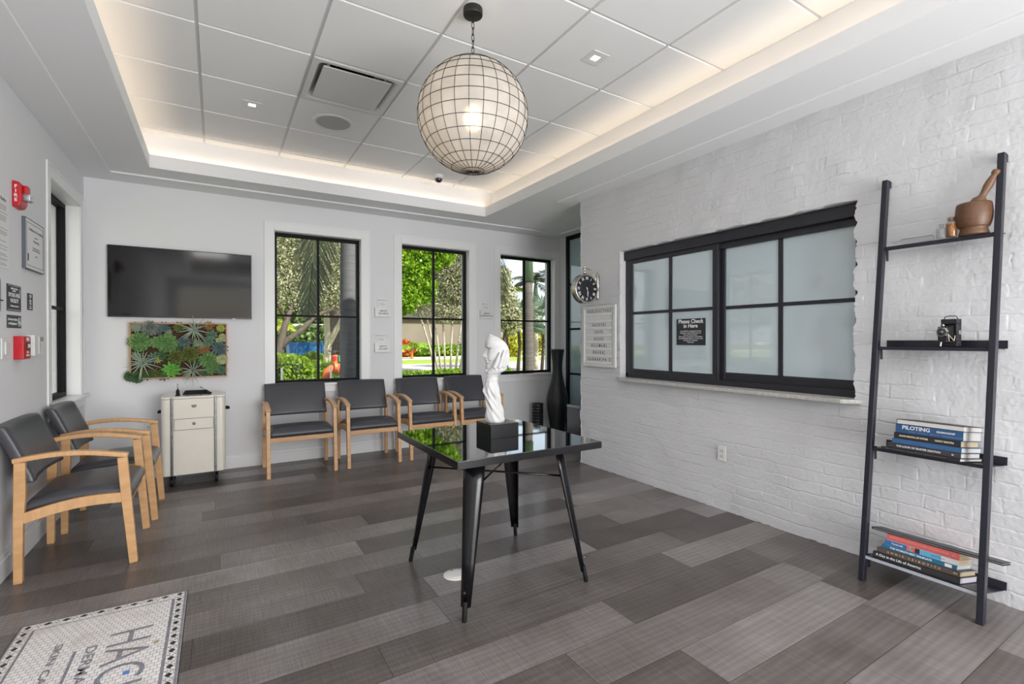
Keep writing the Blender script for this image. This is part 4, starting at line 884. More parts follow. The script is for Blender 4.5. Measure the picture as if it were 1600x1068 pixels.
# ================================================================ CEILING THINGS
pl_ = thing('pendant_lamp', 'round capiz shell pendant lamp with dark wire grid hanging from the tray ceiling', 'pendant lamp', (1.186, 2.358, 0))
Cz, Rg = 2.497, .296
MB().lathe([(.050, 3.04), (.052, 3.045), (.052, 3.078), (.048, 3.081)], 40).build('canopy', lamp_black, pl_, smooth=True, bevel=.002)
ch = MB(); z = 3.045; k = 0
ch.tube([(0, 0, 3.045), (0, 0, 3.02)], .004, 8)
while z > Cz+Rg+.012:
    pts = [(.0075*math.cos(a)*(1 if k % 2 else 0), .0075*math.cos(a)*(0 if k % 2 else 1), z-.020+.022*math.sin(a)) for a in [2*PI*q/12 for q in range(13)]]
    ch.tube(pts, .0021, 6); z -= .034; k += 1
ch.build('chain', lamp_black, pl_, smooth=True)
NM, NR = 26, 14; tmin = .30
def sph(th, ph, r): return (r*math.sin(th)*math.cos(ph), r*math.sin(th)*math.sin(ph), Cz+r*math.cos(th))
m = MB(); N1, N2 = 56, 104; v = []; f = []
for i in range(N1+1):
    th = tmin+(PI-tmin)*i/N1
    for q in range(N2): v.append(sph(th, 2*PI*q/N2, Rg-.002))
for i in range(N1):
    for q in range(N2): f.append((i*N2+q, i*N2+(q+1) % N2, (i+1)*N2+(q+1) % N2, (i+1)*N2+q))
m.add(v, f).build('lamp_shade', capiz_m, pl_, smooth=True)
m = MB()
for q in range(NM): m.tube([sph(tmin+(PI-tmin)*i/36, 2*PI*(q+.3)/NM, Rg) for i in range(37)], .0014, 5)
for i in range(0, NR):
    th = tmin+(PI-tmin)*i/NR; m.tube([sph(th, 2*PI*q/64, Rg) for q in range(65)], .0017 if i else .003, 5)
m.tube([(0, 0, Cz-Rg+.01), (0, 0, Cz-Rg-.012)], (.008, .003), 8)
for q in range(3): m.tube([sph(tmin, 2*PI*q/3, Rg), (0, 0, Cz+Rg+.012)], .002, 5)
m.build('wire_grid', lamp_black, pl_, smooth=True)
MB().lathe([(.002, Cz-.055), (.024, Cz-.045), (.033, Cz-.02), (.031, Cz+.005), (.018, Cz+.03), (.013, Cz+.045)], 20).build('bulb', bulb_em, pl_, smooth=True)
MB().tube([(0, 0, Cz+.045), (0, 0, Cz+.10), (0, 0, Cz+Rg-.01)], (.016, .010, .004), 10).build('socket', lamp_black, pl_)

# air diffuser in its own tile bay
t = thing('ceiling_diffuser', 'square white air diffuser with a hanging face plate in the tray ceiling', 'air vent', (.8235, 3.565, HC))
m = MB(); o_, i_ = .296, .258
def ring(m, a, b, za, zb, n=6):
    A = rrect(a, a, .012 if a > .28 else .05, n); Bp = rrect(b, b, .05, n); k = len(A)
    m.add([(x, y, za) for x, y in A]+[(x, y, zb) for x, y in Bp], [(q, (q+1) % k, k+(q+1) % k, k+q) for q in range(k)])
ring(m, o_, o_, .004, -.012); ring(m, o_, i_+.012, -.012, -.012); ring(m, i_+.012, i_, -.012, -.006); ring(m, i_, .195, -.006, .085); ring(m, .195, .15, .085, .10)
m.build('diffuser_frame', M('diffuser_white', (.62, .62, .61), .4), t, smooth=False, bevel=.001)
B(-.25, .25, -.25, .25, .13, .14).build('neck_back', dark_in, t)
m = MB()
for q in range(5): r = .05+.03*q; m.tube([(r*math.cos(2*PI*k/28), r*math.sin(2*PI*k/28), .11) for k in range(29)], .004, 5)
for q in range(16): a = 2*PI*q/16; m.tube([(.04*math.cos(a), .04*math.sin(a), .112), (.19*math.cos(a), .19*math.sin(a), .112)], .004, 5)
m.build('damper', M('damper_dark', (.05, .045, .04), .6), t)
fp = MB().prism(rrect(.225, .225, .008), -.012, -.004, ax='z').build('face_plate', M('face_plate_white', (.60, .60, .60), .45), t, bevel=.001)
for sx in (-1, 1):
    for sy in (-1, 1): B(sx*.19-.008, sx*.19+.008, sy*.19-.004, sy*.19+.004, -.004, .09).build('hanger', plastic_w, t)
t = thing('ceiling_speaker', 'round white flush speaker in the tray ceiling near the air diffuser', 'speaker', (.825, 4.193, HC))
m = MB().lathe([(.165, -.003), (.165, -.009), (.158, -.012), (.135, -.008), (.132, -.0055)], 56, cap=False); m.build('speaker_rim', plastic_w, t, smooth=True)
MB().lathe([(.133, -.0062), (.10, -.0062), (.001, -.0062)], 56, cap=False).build('grille', M('grille_grey', (.42, .42, .42), .7, bump=(900, .5)), t)
def downlight(x, y, lab, lit):
    t = thing('downlight', lab, 'downlight', (x, y, HC-.005), group='square recessed downlights'); m = MB()
    h_ = .066; i_ = .030
    m.box(-h_, h_, -h_, -i_, -.004, 0).box(-h_, h_, i_, h_, -.004, 0).box(-h_, -i_, -i_, i_, -.004, 0).box(i_, h_, -i_, i_, -.004, 0); m.build('trim_plate', plastic_w, t, bevel=.001)
    m = MB(); m.add([(-i_, -i_, -.004), (i_, -i_, -.004), (i_, i_, -.004), (-i_, i_, -.004), (-.02, -.02, .0012), (.02, -.02, .0012), (.02, .02, .0012), (-.02, .02, .0012)], [(0, 1, 5, 4), (1, 2, 6, 5), (2, 3, 7, 6), (3, 0, 4, 7)]); m.build('baffle', plastic_w, t)
    B(-.026, .026, -.022, .022, -.0012, .0002).build('lamp_lens', dl_em if lit else plastic_w, t)
    if lit:
        l = bpy.data.lights.new('downlight_lamp', 'SPOT'); l.energy = 18; l.spot_size = math.radians(100); l.spot_blend = .8; l.color = (1, .92, .84); l.shadow_soft_size = .03
        lo = bpy.data.objects.new('downlight_lamp', l); COL.objects.link(lo); lo.parent = t; lo.location = (0, 0, -.012)
downlight(.235, 4.187, 'small square lit downlight in the ceiling tile left of the air diffuser', True)
downlight(2.055, 2.367, 'small square downlight in the ceiling tile right of the pendant lamp', True)
t = thing('security_camera', 'small dome security camera under the tray ceiling behind the pendant lamp', 'camera', (2.062, 4.93, HC-.004))
MB().lathe([(.056, 0), (.056, -.012), (.050, -.036), (.042, -.042)], 32).build('camera_base', plastic_w, t, smooth=True, bevel=.001)
MB().lathe([(.041, -.040), (.041, -.052), (.036, -.066), (.022, -.078), (.003, -.082)], 32).build('dome', M('smoked_dome', (.02, .015, .012), .08, coat=1), t, smooth=True)
t = tag(MB().lathe([(.036, 0), (.036, -.006), (.028, -.010), (.01, -.010)], 28).build('sprinkler_cover', plastic_w, None, smooth=True, bevel=.001, loc=(3.593, 4.829, HS)), 'small round white cover on the lower ceiling near the brick wall end', 'sprinkler cover')

# ================================================================ CLOCK
t = thing('wall_clock', 'double sided nickel station clock with black dial on a scrolled bracket', 'clock', (3.105, 3.735, 1.797))
MB().lathe([(.128, -.036), (.140, -.038), (.144, -.034), (.138, -.026), (.138, .026), (.144, .034), (.140, .038), (.128, .036)], 64, ax='y', cap=False).build('case', nickel, t, smooth=True)
MB().lathe([(.129, -.033), (.001, -.033)], 64, ax='y', cap=False).build('dial', M('dial_black', (.012, .012, .014), .25), t)
MB().lathe([(.129, .033), (.001, .033)], 64, ax='y', cap=False).build('rear_dial', black_met, t)
nm = ['XII', 'I', 'II', 'III', 'IIII', 'V', 'VI', 'VII', 'VIII', 'IX', 'X', 'XI']
num = []
for i, s_ in enumerate(nm):
    a = 2*PI*i/12; rd = Vector((math.sin(a), 0, math.cos(a))); rt = Vector((math.cos(a), 0, -math.sin(a)))
    o = txt(s_, .040, sign_wht, 'numeral', t, frame3(rd*.101+Vector((0, -.0335, 0)), rt, rd), bold=.012, sx=.72, ext=.0002)
m = MB()
for a, L_, w, b in ((2*PI*(28.5/60), .088, .004, .016), (2*PI*(5.47/12), .058, .006, .014)):
    c, s_ = math.cos(a), math.sin(a); m.add([(x*c+z*s_, -.0355, -x*s_+z*c) for x, z in ((-w, -b), (w, -b), (w*.9, L_*.8), (0, L_), (-w*.9, L_*.8))], [(0, 1, 2, 3, 4)])
m.lathe([(.007, -.036), (.007, -.038), (.001, -.0385)], 12, ax='y'); m.build('hands', sign_wht, t)
br = MB()
br.tube([(0, 0, .138), (0, 0, .158), (0, 0, .165), (0, 0, .172), (0, 0, .186), (0, 0, .200), (0, 0, .208), (0, 0, .216), (0, 0, .226), (0, 0, .232)], (.020, .012, .024, .010, .009, .013, .007, .010, .009, .002), 16)
arc = [(-.055, 0, .205), (-.045, 0, .196), (-.025, 0, .198), (0, 0, .204), (.035, 0, .203), (.075, 0, .188), (.11, 0, .155), (.135, 0, .112), (.148, 0, .075), (.166, 0, .045)]
br.tube(arc, (.003, .005, .006, .007, .007, .007, .007, .007, .007, .006), 10)
def scroll(cx, cz, r, a0, turns, w): return [(cx+r*(1-.75*q)*math.cos(a0+turns*2*PI*q), 0, cz+r*(1-.75*q)*math.sin(a0+turns*2*PI*q)) for q in [i/18 for i in range(19)]]
br.tube(scroll(.122, .090, .032, 1.2, 1.2, 1), .0045, 8).tube(scroll(.150, .045, .026, 2.6, -1.2, 1), .0042, 8).tube(scroll(.147, .115, .018, 0, 1, 1), .0038, 8).tube([(.06, 0, .187), (.085, 0, .165), (.10, 0, .13), (.125, 0, .10)], .0045, 8)
br.build('bracket', nickel, t, smooth=True)
wp = MB().tube([(.168, 0, -.108), (.168, 0, -.098), (.168, 0, -.06), (.168, 0, 0), (.168, 0, .03), (.168, 0, .10), (.168, 0, .145), (.168, 0, .158), (.168, 0, .178)], (.004, .012, .015, .008, .016, .014, .012, .006, .003), 14)
wp.build('wall_plate', nickel, t, smooth=True)
B(.165, .18, -.012, .012, -.09, .15).build('backplate', nickel, t, bevel=.002)
# ================================================================ LETTER BOARD
t = thing('letter_board', 'white letter board listing names, hanging on the brick wall under the clock', 'letter board', (3.262, 3.7035, 1.331))
hw, hh, fr = .2415, .305, .030
m = MB(); m.box(-.012, .012, -hw, -hw+fr, -hh, hh).box(-.012, .012, hw-fr, hw, -hh, hh).box(-.012, .012, -hw+fr, hw-fr, -hh, -hh+fr).box(-.012, .012, -hw+fr, hw-fr, hh-fr, hh); m.build('frame', M('letterboard_frame', (.62, .62, .60), .4), t, bevel=.002)
B(-.002, .012, -hw+fr, hw-fr, -hh+fr, hh-fr).build('backing', M('letterboard_back', (.62, .62, .62), .5), t)
rows = ['OUR|DOCTORS', '', 'HACKER|', 'SAFF|', 'AEDO|', 'HELLMAN|', 'OHARA|', 'HANNAH|PA-C']
n = 8; rh = (2*hh-2*fr)/n
for i, s_ in enumerate(rows):
    zt = hh-fr-i*rh
    B(-.008, -.002, -hw+fr+.004, hw-fr-.012, zt-rh+.002, zt-rh+.018).build('letter_rail', M('rail_white', (.70, .70, .69), .3) if i == 0 else bpy.data.materials['rail_white'], t, bevel=.001)
    if i != 1: B(-.0085, -.002, -hw+fr+.003, -hw+fr+.006, zt-rh+.004, zt-rh+.022).build('rail_stop', dark_in, t)
    if s_: txt(s_, .044, ink, 'letter_row', t, frame3((-.0035, 0, zt-rh+.042), (0, -1, 0), (0, 0, 1)), sx=.62, bold=.004, spacing=2.05)
# ================================================================ LEAFLET HOLDERS
def holder(x, z, title, lab, cdx):
    t = thing('leaflet_holder', lab, 'leaflet holder', (x, YB, z), group='acrylic leaflet holders between the windows')
    w = .0865
    m = MB(); m.box(-w, w, -.034, -.031, -.05, .052).box(-w, -w+.003, -.031, 0, -.05, .052).box(w-.003, w, -.031, 0, -.05, .052).box(-w, w, -.034, 0, -.053, -.05).box(-w, w, -.003, 0, -.05, .09)
    m.build('holder_body', M('holder_white', (.70, .70, .70), .3) if 'holder_white' not in bpy.data.materials else bpy.data.materials['holder_white'], t, bevel=.0015)
    c = MB()
    for k in range(4): q = k*.004; c.add([(-.046+cdx-q, -.016+q, -.04), (.054+cdx-q, -.016+q, -.04), (.050+cdx-q, -.010+q, .172), (-.050+cdx-q, -.010+q, .172)], [(0, 1, 2, 3)])
    c = c.build('leaflet', paper, t); so = c.modifiers.new('thick', 'SOLIDIFY'); so.thickness = .001
    mtx = frame3((cdx+.001, -.0135, .115), (1, 0, 0), (0, -.03, 1))
    txt('DERMATOLOGY\n\nAccepting\nnew patients', .0135, ink_grey, 'leaflet_print', t, mtx, ls=1.3)
    txt(title, .027, ink, 'title', t, frame3((.010, -.0345, .0), (1, 0, 0), (0, 0, 1)), ls=1.15, bold=.01)
holder(1.657, 1.618, 'ABOUT\nDR AEDO', 'white leaflet holder reading about Dr Aedo, upper of two between the left and middle windows', 0)
holder(1.653, 1.205, 'ABOUT\nDR SAFF', 'white leaflet holder reading about Dr Saff, lower of two between the left and middle windows', -.01)
holder(3.030, 1.624, 'ABOUT\nHANNAH PA-C', 'white leaflet holder on the wall between the middle and right windows', 0)
# ================================================================ LEFT WALL THINGS
def wallL(y, z, x=.0): return frame3((x, y, z), (0, 1, 0), (0, 0, 1))
t = thing('fire_strobe', 'red fire alarm strobe high on the left wall', 'fire alarm', (XL, 3.955, 2.145))
m = MB(); m.prism([(0, -.075), (.030, -.068), (.040, -.045), (.040, .055), (.030, .072), (0, .078)], -.058, .058, ax='y'); m.build('strobe_housing', red, t, bevel=.006)
B(.038, .060, -.028, .030, .01, .060).build('strobe_hood', red, t, bevel=.006); B(.036, .074, -.028, .040, -.030, .014).build('strobe_lens', M('strobe_glass', (.65, .66, .67), .12, metal=.6, var=(50, .9, (.25, .25, .26))), t, bevel=.008)
txt('F\nI\nR\nE', .027, sign_wht, 'lettering', t, frame3((.017, -.0586, .004), (1, 0, 0), (0, 0, 1)), ls=.95, bold=.02)
t = thing('framed_certificate', 'framed white certificate on the left wall beside the window', 'certificate', (XL, 4.243, 1.893))
m = MB(); w, h_ = .185, .157
m.box(0, .0185, -w, -w+.006, -h_, h_).box(0, .0185, w-.006, w, -h_, h_).box(0, .0185, -w+.006, w-.006, -h_, -h_+.006).box(0, .0185, -w+.006, w-.006, h_-.006, h_); m.build('frame', M('dark_silver', (.10, .11, .13), .4), t, bevel=.001)
B(0, .017, -w+.006, w-.006, -h_+.006, h_-.006).build('certificate_paper', paper, t); m = MB(); a, b = w-.022, h_-.022
for (q, s_) in ((0, .0025), (.006, .0012)): m.box(.0172, .0176, -a+q, a-q, b-q-s_, b-q).box(.0172, .0176, -a+q, a-q, -b+q, -b+q+s_).box(.0172, .0176, -a+q, -a+q+s_, -b+q, b-q).box(.0172, .0176, a-q-s_, a-q, -b+q, b-q)
m.build('printed_border', ink_grey, t)
for (s_, z, sz) in (('Certificate of Accreditation', .095, .026), ('awarded to', .055, .013), ('Dermatology', .030, .022), ('has met the requirements\nof the accreditation program', -.02, .013), ('approved', -.062, .012)): txt(s_, sz, ink_grey, 'print', t, wallL(.02, z, .0178), ls=1.1)
B(.0172, .0178, -.145, -.125, -.105, -.06).build('seal', ink, t)
t = thing('paper_notice', 'tall white printed notice on the left wall at the photo edge', 'notice', (XL, 3.72, 1.90))
B(0, .004, -.115, .115, -.205, .205).build('notice_sheet', paper, t, bevel=.001)
txt('Notice', .030, ink_grey, 'print', t, wallL(.03, .175, .0045), bold=.01)
m = MB(); z = .14; R = random.Random(3)
while z > -.19:
    if R.random() < .8: m.box(.0042, .0046, -.095, .095-R.random()*.03, z, z+.0022)
    z -= .0085 if R.random() < .8 else .018
m.build('print_lines', ink_grey, t)
t = thing('no_smoking_sign', 'black smoke-free facility sign on the left wall', 'sign', (XL, 3.916, 1.541))
B(0, .004, -.112, .112, -.076, .076).build('sign_panel', sign_blk, t, bevel=.001)
m = MB(); a, b = .106, .070; m.box(.0042, .0046, -a, a, b-.002, b).box(.0042, .0046, -a, a, -b, -b+.002); m.build('pinstripe', sign_wht, t)
for (s_, y, z, sz, bo) in (('THANK YOU FOR\nKEEPING', -.005, .047, .014, .0), ('SMOKE-FREE', 0, .016, .034, .01), ('FACILITY', 0, -.016, .032, .01), ('Smoking is not permitted', 0, -.046, .0125, .0)): txt(s_, sz, sign_wht, 'lettering', t, wallL(y, z, .0045), ls=.9, bold=bo)
MB().lathe([(.013, .0042), (.013, .0048), (.0105, .0048), (.0105, .0042)], 20, (0, .088, .046), 'x').build('no_smoking_mark', sign_wht, t)
t = thing('no_food_sign', 'small black no food or drink sign under the smoke-free sign', 'sign', (XL, 3.917, 1.405))
B(0, .004, -.113, .113, -.037, .037).build('sign_panel', M('sign_charcoal', (.045, .047, .052), .4), t, bevel=.001)
txt('No Food or Drink\nin Waiting Room', .019, sign_wht, 'lettering', t, wallL(-.032, 0, .0045), ls=1.25, bold=.01)
m = MB().lathe([(.026, .0042), (.026, .0048), (.022, .0048), (.022, .0042)], 28, (0, .078, 0), 'x', cap=False); m.f += []
m.box(.0042, .0048, .068, .075, -.012, .012).box(.0042, .0048, .080, .089, -.012, .004).tube([(.0046, .062, .016), (.0046, .094, -.016)], .0016, 6); m.build('prohibition_mark', sign_wht, t)
t = thing('wifi_sign', 'small narrow black sign with wireless symbol on the left wall', 'sign', (XL, 4.198, 1.539))
B(0, .004, -.048, .048, -.052, .052).build('sign_panel', sign_blk, t, bevel=.001)
m = MB()
for r in (.008, .015, .022): m.tube([(.0046, r*math.sin(a), .022+r*math.cos(a)) for a in [-.9+1.8*k/10 for k in range(11)]], .0016, 5)
m.lathe([(.004, .0042), (.004, .0048)], 12, (0, 0, .022), 'x'); m.build('wireless_mark', sign_wht, t)
txt('FREE\nWIFI', .017, sign_wht, 'lettering', t, wallL(0, -.004, .0045), ls=1, bold=.02); txt('ask for\npassword', .0115, sign_wht, 'lettering', t, wallL(0, -.034, .0045), ls=1)
t = thing('fire_pull_station', 'red fire alarm pull station on the left wall', 'fire alarm', (XL, 3.965, 1.253))
m = MB(); m.box(0, .045, -.060, .060, -.068, .068); m.build('station_box', red, t, bevel=.004)
B(.045, .047, -.045, .055, -.062, .062).build('front_plate', M('alarm_red_plate', (.42, .012, .015), .3), t, bevel=.001); B(.047, .052, -.018, .030, -.012, .030).build('pull_handle', M('handle_dark', (.06, .05, .05), .3, metal=.6), t, bevel=.002)
txt('FIRE', .030, sign_wht, 'lettering', t, wallL(.005, .048, .0475), bold=.03); txt('PULL\nDOWN', .016, sign_wht, 'lettering', t, wallL(.005, -.036, .0475), bold=.02)
B(.048, .0535, -.012, .024, .000, .022).build('handle_label', sign_wht, t)
t = thing('dimmer_switch', 'white wall switch left of the fire pull station', 'switch', (XL, 3.775, 1.252))
B(0, .006, -.060, .060, -.058, .058).build('switch_plate', plastic_w, t, bevel=.002); B(.006, .012, -.025, .020, -.035, .035).build('rocker', plastic_w, t, bevel=.002); B(.006, .010, .026, .034, -.028, .028).build('slider', M('switch_grey', (.50, .50, .50), .4), t, bevel=.001)
t = thing('thermostat', 'white thermostat with a small display right of the fire pull station', 'thermostat', (XL, 4.345, 1.268))
B(0, .020, -.066, .066, -.062, .064).build('thermostat_body', plastic_w, t, bevel=.004); B(.020, .021, -.035, .045, .022, .050).build('display', plastic_g, t)
m = MB()
for k, z in enumerate((.002, -.014, -.030)): m.box(.020, .0225, -.03, -.018, z-.004, z+.004)
m.build('buttons', plastic_g, t)
t = thing('intercom_box', 'white rectangular wall box between the pull station and the thermostat', 'wall box', (XL, 4.185, 1.264))
B(0, .040, -.058, .058, -.064, .066).build('box_body', plastic_w, t, bevel=.005); B(.040, .043, .018, .040, -.05, .055).build('side_slot', plastic_w, t, bevel=.001)
t = thing('sanitizer_dispenser', 'grey dispenser cut by the left edge of the photo', 'dispenser', (XL, 3.385, 1.527))
B(0, .075, -.085, .082, -.095, .095).build('dispenser_body', plastic_g, t, bevel=.02, seg=4); B(.02, .078, -.08, .085, -.030, -.024).build('seam', dark_in, t)
# outlets and the floor box
def outlet(name, lab, loc, rz):
    t = thing(name, lab, 'outlet', loc, rz); B(-.035, .035, -.006, 0, -.057, .057).build('cover_plate', plastic_w, t, bevel=.002)
    for z in (.020, -.020): B(-.017, .017, -.008, -.006, z-.014, z+.014).build('socket', M('socket_white', (.60, .60, .59), .35) if 'socket_white' not in bpy.data.materials else bpy.data.materials['socket_white'], t, bevel=.002)
    m = MB()
    for z in (.020, -.020): m.box(-.008, -.006, -.0085, -.0078, z-.005, z+.005).box(.006, .008, -.0085, -.0078, z-.005, z+.005)
    m.build('slots', dark_in, t)
outlet('wall_outlet', 'white outlet low on the brick wall below the reception window', (XR-.004, 2.332, .432), -PI/2)
outlet('wall_outlet', 'white outlet on the back wall left of the cream cart', (-.55, YB, .46), 0)
outlet('wall_outlet', 'white outlet on the back wall seen under the armchair behind the sculpture', (2.976, YB, .443), 0)
t = thing('floor_outlet', 'round white floor outlet cover beside the front table leg', 'floor outlet', (1.122, 2.455, 0))
MB().lathe([(.067, 0), (.067, .003), (.060, .006)], 48).build('cover_ring', plastic_w, t, smooth=True, bevel=.001)
MB().lathe([(.040, .0055), (.040, .0072), (.036, .0072)], 40).build('screw_cap', plastic_w, t, bevel=.0006); B(-.010, .010, .036, .056, .0058, .0068).build('slot', M('brass_dark', (.45, .30, .10), .35, metal=.7), t)
MB().lathe([(.069, 0), (.069, .0015)], 48).build('brass_edge', bpy.data.materials['brass_dark'], t)

# ================================================================ MOSAIC INLAY
t = thing('mosaic_mat', 'white mosaic tile inlay with lettering and a diamond border in the wood floor', 'mosaic', (0, 0, 0))
mx0, mx1, my0, my1 = -.757, -.134, .95, 3.022
B(mx0, mx1, my0, my1, 0, .0022).build('mosaic_field', mosaic_m, t)
B(mx0-.004, mx1+.004, my0-.004, my1+.004, 0, .0018).build('metal_edge', dark_in, t)
m = MB(); z0, z1 = .0022, .0026
m.box(mx1-.012, mx1-.001, my0, my1, z0, z1).box(-.195, -.183, my0+.05, my1-.062, z0, z1).box(-.708, -.698, my0+.05, my1-.062, z0, z1).box(-.698, -.195, my1-.067, my1-.062, z0, z1).box(mx0+.001, mx0+.006, my0, my1, z0, z1).box(mx0, mx1, my1-.004, my1-.001, z0, z1)
m.build('grey_lines', mos_grey, t)
m = MB()
def dia(cx, cy, a, b): m.add([(cx-a, cy, z0), (cx, cy-b, z0), (cx+a, cy, z0), (cx, cy+b, z0), (cx-a, cy, z1), (cx, cy-b, z1), (cx+a, cy, z1), (cx, cy+b, z1)], [(4, 5, 6, 7), (0, 1, 5, 4), (1, 2, 6, 5), (2, 3, 7, 6), (3, 0, 4, 7)])
y = my1-.024
while y > my0: dia(-.165, y, .013, .017); dia(-.7315, y, .012, .017); y -= .0585
x = -.226
while x > -.70: dia(x, my1-.024, .017, .013); x -= .0625
m.build('black_diamonds', mos_dark, t)
m = MB()
y = my1-.053
while y > my0:
    for cx in (-.165, -.7315):
        for s_ in (-1, 1): m.box(cx+s_*.013-.003, cx+s_*.013+.003, y-.003, y+.003, z0, z1); m.box(cx+s_*.006-.003, cx+s_*.006+.003, y-.010, y-.005, z0, z1); m.box(cx+s_*.006-.003, cx+s_*.006+.003, y+.005, y+.010, z0, z1)
    y -= .0585
x = -.257
while x > -.70:
    for s_ in (-1, 1): m.box(x-.003, x+.003, my1-.024+s_*.013-.003, my1-.024+s_*.013+.003, z0, z1)
    m.box(x-.010, x-.004, my1-.027, my1-.021, z0, z1).box(x+.004, x+.010, my1-.027, my1-.021, z0, z1)
    x -= .0625
m.build('border_chips', mos_grey, t)
def mtext(s_, xb, xt, ystart, length, bold, mat, name):
    """letters stand from xb (base) up to xt; text runs towards -y from ystart"""
    o = txt(s_, 1, mat, name, t, Matrix.Identity(4), align='LEFT', bold=bold, ext=0); me = o.data
    co = np.zeros(len(me.vertices)*3); me.vertices.foreach_get('co', co); co = co.reshape(-1, 3); mn, mxx = co.min(0), co.max(0)
    u = (co[:, 0]-mn[0])/(mxx[0]-mn[0]); w = (co[:, 1]-mn[1])/(mxx[1]-mn[1])
    out = np.stack([xb+w*(xt-xb), ystart-u*length, np.full(len(u), .0027)], -1); me.vertices.foreach_set('co', out.reshape(-1)); me.update(); return o
mtext('HACKER', -.404, -.248, 2.742, .74, -.004, mos_grey, 'large_lettering')
mtext('DERMATOLOGY', -.474, -.436, 2.680, .62, .02, mos_grey, 'middle_lettering')
mtext('SKIN CANCER CENTER', -.590, -.562, 2.768, .80, .03, mos_grey, 'small_lettering')
B(-.514, -.503, 2.09, 2.672, z0, z1).build('grey_bar', mos_grey, t)
B(-.318, -.296, 2.385, 2.410, z0, .0028).build('blue_tile', mos_blue, t); B(-.236, -.218, 2.565, 2.588, z0, .0028).build('tan_tile', mos_tan, t)

# ================================================================ OUTDOORS
GZ = -.15
asphalt = M('pale_asphalt', (.42, .40, .38), .9, var=(.6, .6, (.36, .35, .33))); concrete = M('pale_concrete', (.52, .50, .46), .85)
grass_m = M('lawn_green', (.17, .26, .02), .9, var=(1.2, .9, (.27, .36, .03)), bump=(30, 1)); bounce_m = M('bounce_grey', (.22, .21, .20), .95, bump=(40, 1)); mulch = M('mulch', (.20, .09, .045), .95, bump=(20, 1))
def gnd(name, y0, y1, mat, x0=-120, x1=90, z=0): struct(B(x0, x1, y0, y1, GZ-.2, GZ+z).build(name, mat))
gnd('neutral_bounce_strip', 5.93, 9.0, bounce_m); gnd('lawn', 9.0, 17.5, grass_m); gnd('road', 17.5, 28.3, asphalt, z=-.02); gnd('lawn', 28.3, 32.8, grass_m, z=.03); gnd('sidewalk', 32.8, 37.5, concrete, z=.04); gnd('lawn', 37.5, 46, grass_m, z=.04); gnd('mulch_bed', 46, 90, mulch, z=.05)  # nearest strip is unseen, added in grey to cut green bounce indoors
struct(B(-60, XL-4, -20, 5.93, GZ-.2, GZ).build('lawn', grass_m)); struct(B(XL-4, XL-.25, -20, 9.0, GZ-.2, GZ+.005).build('neutral_bounce_strip', bounce_m)); struct(B(4.6, 90, -20, 5.93, GZ-.2, GZ).build('lawn', grass_m)); struct(B(XL-.25, 4.6, -20, YR-.2, GZ-.2, -.02).build('sidewalk', concrete))  # grey strip beside the left wall added unseen, against green bounce on the reveal
def leaves(name, blobs, n, size, mat, parent=None, seed=1, asp=.45, droop=0.0, boxy=False):
    r = np.random.default_rng(seed); b = np.array(blobs, float); vol = b[:, 3]*b[:, 4]*b[:, 5]; pick = r.choice(len(b), n, p=vol**.75/(vol**.75).sum()); bb = b[pick]
    d = r.normal(size=(n, 3)); d /= np.linalg.norm(d, axis=1)[:, None]; rad = r.random(n)**.38
    if boxy: d = d/((np.abs(d)**6).sum(1)**(1/6))[:, None]; rad = .80+.22*r.random(n)
    clump = (1+.03*np.sin(d[:, 0]*7+pick)) if boxy else 1+.18*np.sin(d[:, 0]*7+pick)*np.sin(d[:, 2]*8+pick*2)
    c = bb[:, :3]+d*bb[:, 3:6]*(rad*clump)[:, None]
    a = r.normal(size=(n, 3)); a /= np.linalg.norm(a, axis=1)[:, None]; a[:, 2] -= droop; w = np.cross(a, r.normal(size=(n, 3))); w /= np.linalg.norm(w, axis=1)[:, None]
    s = size*(.6+.8*r.random(n))[:, None]; nn = np.cross(a, w)*.12
    P = np.stack([c-a*s*.5, c+w*s*asp*.5+nn*s, c+a*s*.5, c-w*s*asp*.5+nn*s], 1).reshape(-1, 3)
    me = bpy.data.meshes.new(name); me.vertices.add(4*n); me.vertices.foreach_set('co', P.reshape(-1).astype(np.float32)); me.loops.add(4*n); me.loops.foreach_set('vertex_index', np.arange(4*n, dtype=np.int32))
    me.polygons.add(n); me.polygons.foreach_set('loop_start', np.arange(0, 4*n, 4, dtype=np.int32)); me.update(calc_edges=True); me.materials.append(mat)
    o = bpy.data.objects.new(name, me); COL.objects.link(o)
    if parent: o.parent = parent
    return o
def limb(pts, rs, mat, name, parent, n=10):
    o = MB().tube(pts, rs, n).build(name, mat, parent, smooth=True); return o
def hedge(label, x0, x1, y0, y1, z1, n, mat, size=.07, seed=1):
    t = thing('hedge', label, 'hedge', ((x0+x1)/2, (y0+y1)/2, GZ)); hx, hy, hz = (x1-x0)/2, (y1-y0)/2, (z1-GZ)
    bl = [(0, 0, hz*.5, hx, hy, hz*.5)]
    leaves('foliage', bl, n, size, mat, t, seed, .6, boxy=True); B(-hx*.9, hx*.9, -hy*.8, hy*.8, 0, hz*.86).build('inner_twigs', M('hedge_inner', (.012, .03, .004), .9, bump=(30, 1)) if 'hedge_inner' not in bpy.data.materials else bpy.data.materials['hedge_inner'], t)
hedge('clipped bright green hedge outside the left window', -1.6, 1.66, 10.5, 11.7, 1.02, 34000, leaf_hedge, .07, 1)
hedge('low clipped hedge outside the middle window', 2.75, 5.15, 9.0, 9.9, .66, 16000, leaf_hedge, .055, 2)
hedge('small bush at the lower left of the right window', 5.20, 5.62, 9.1, 9.7, .68, 3500, leaf_hedge, .06, 3)
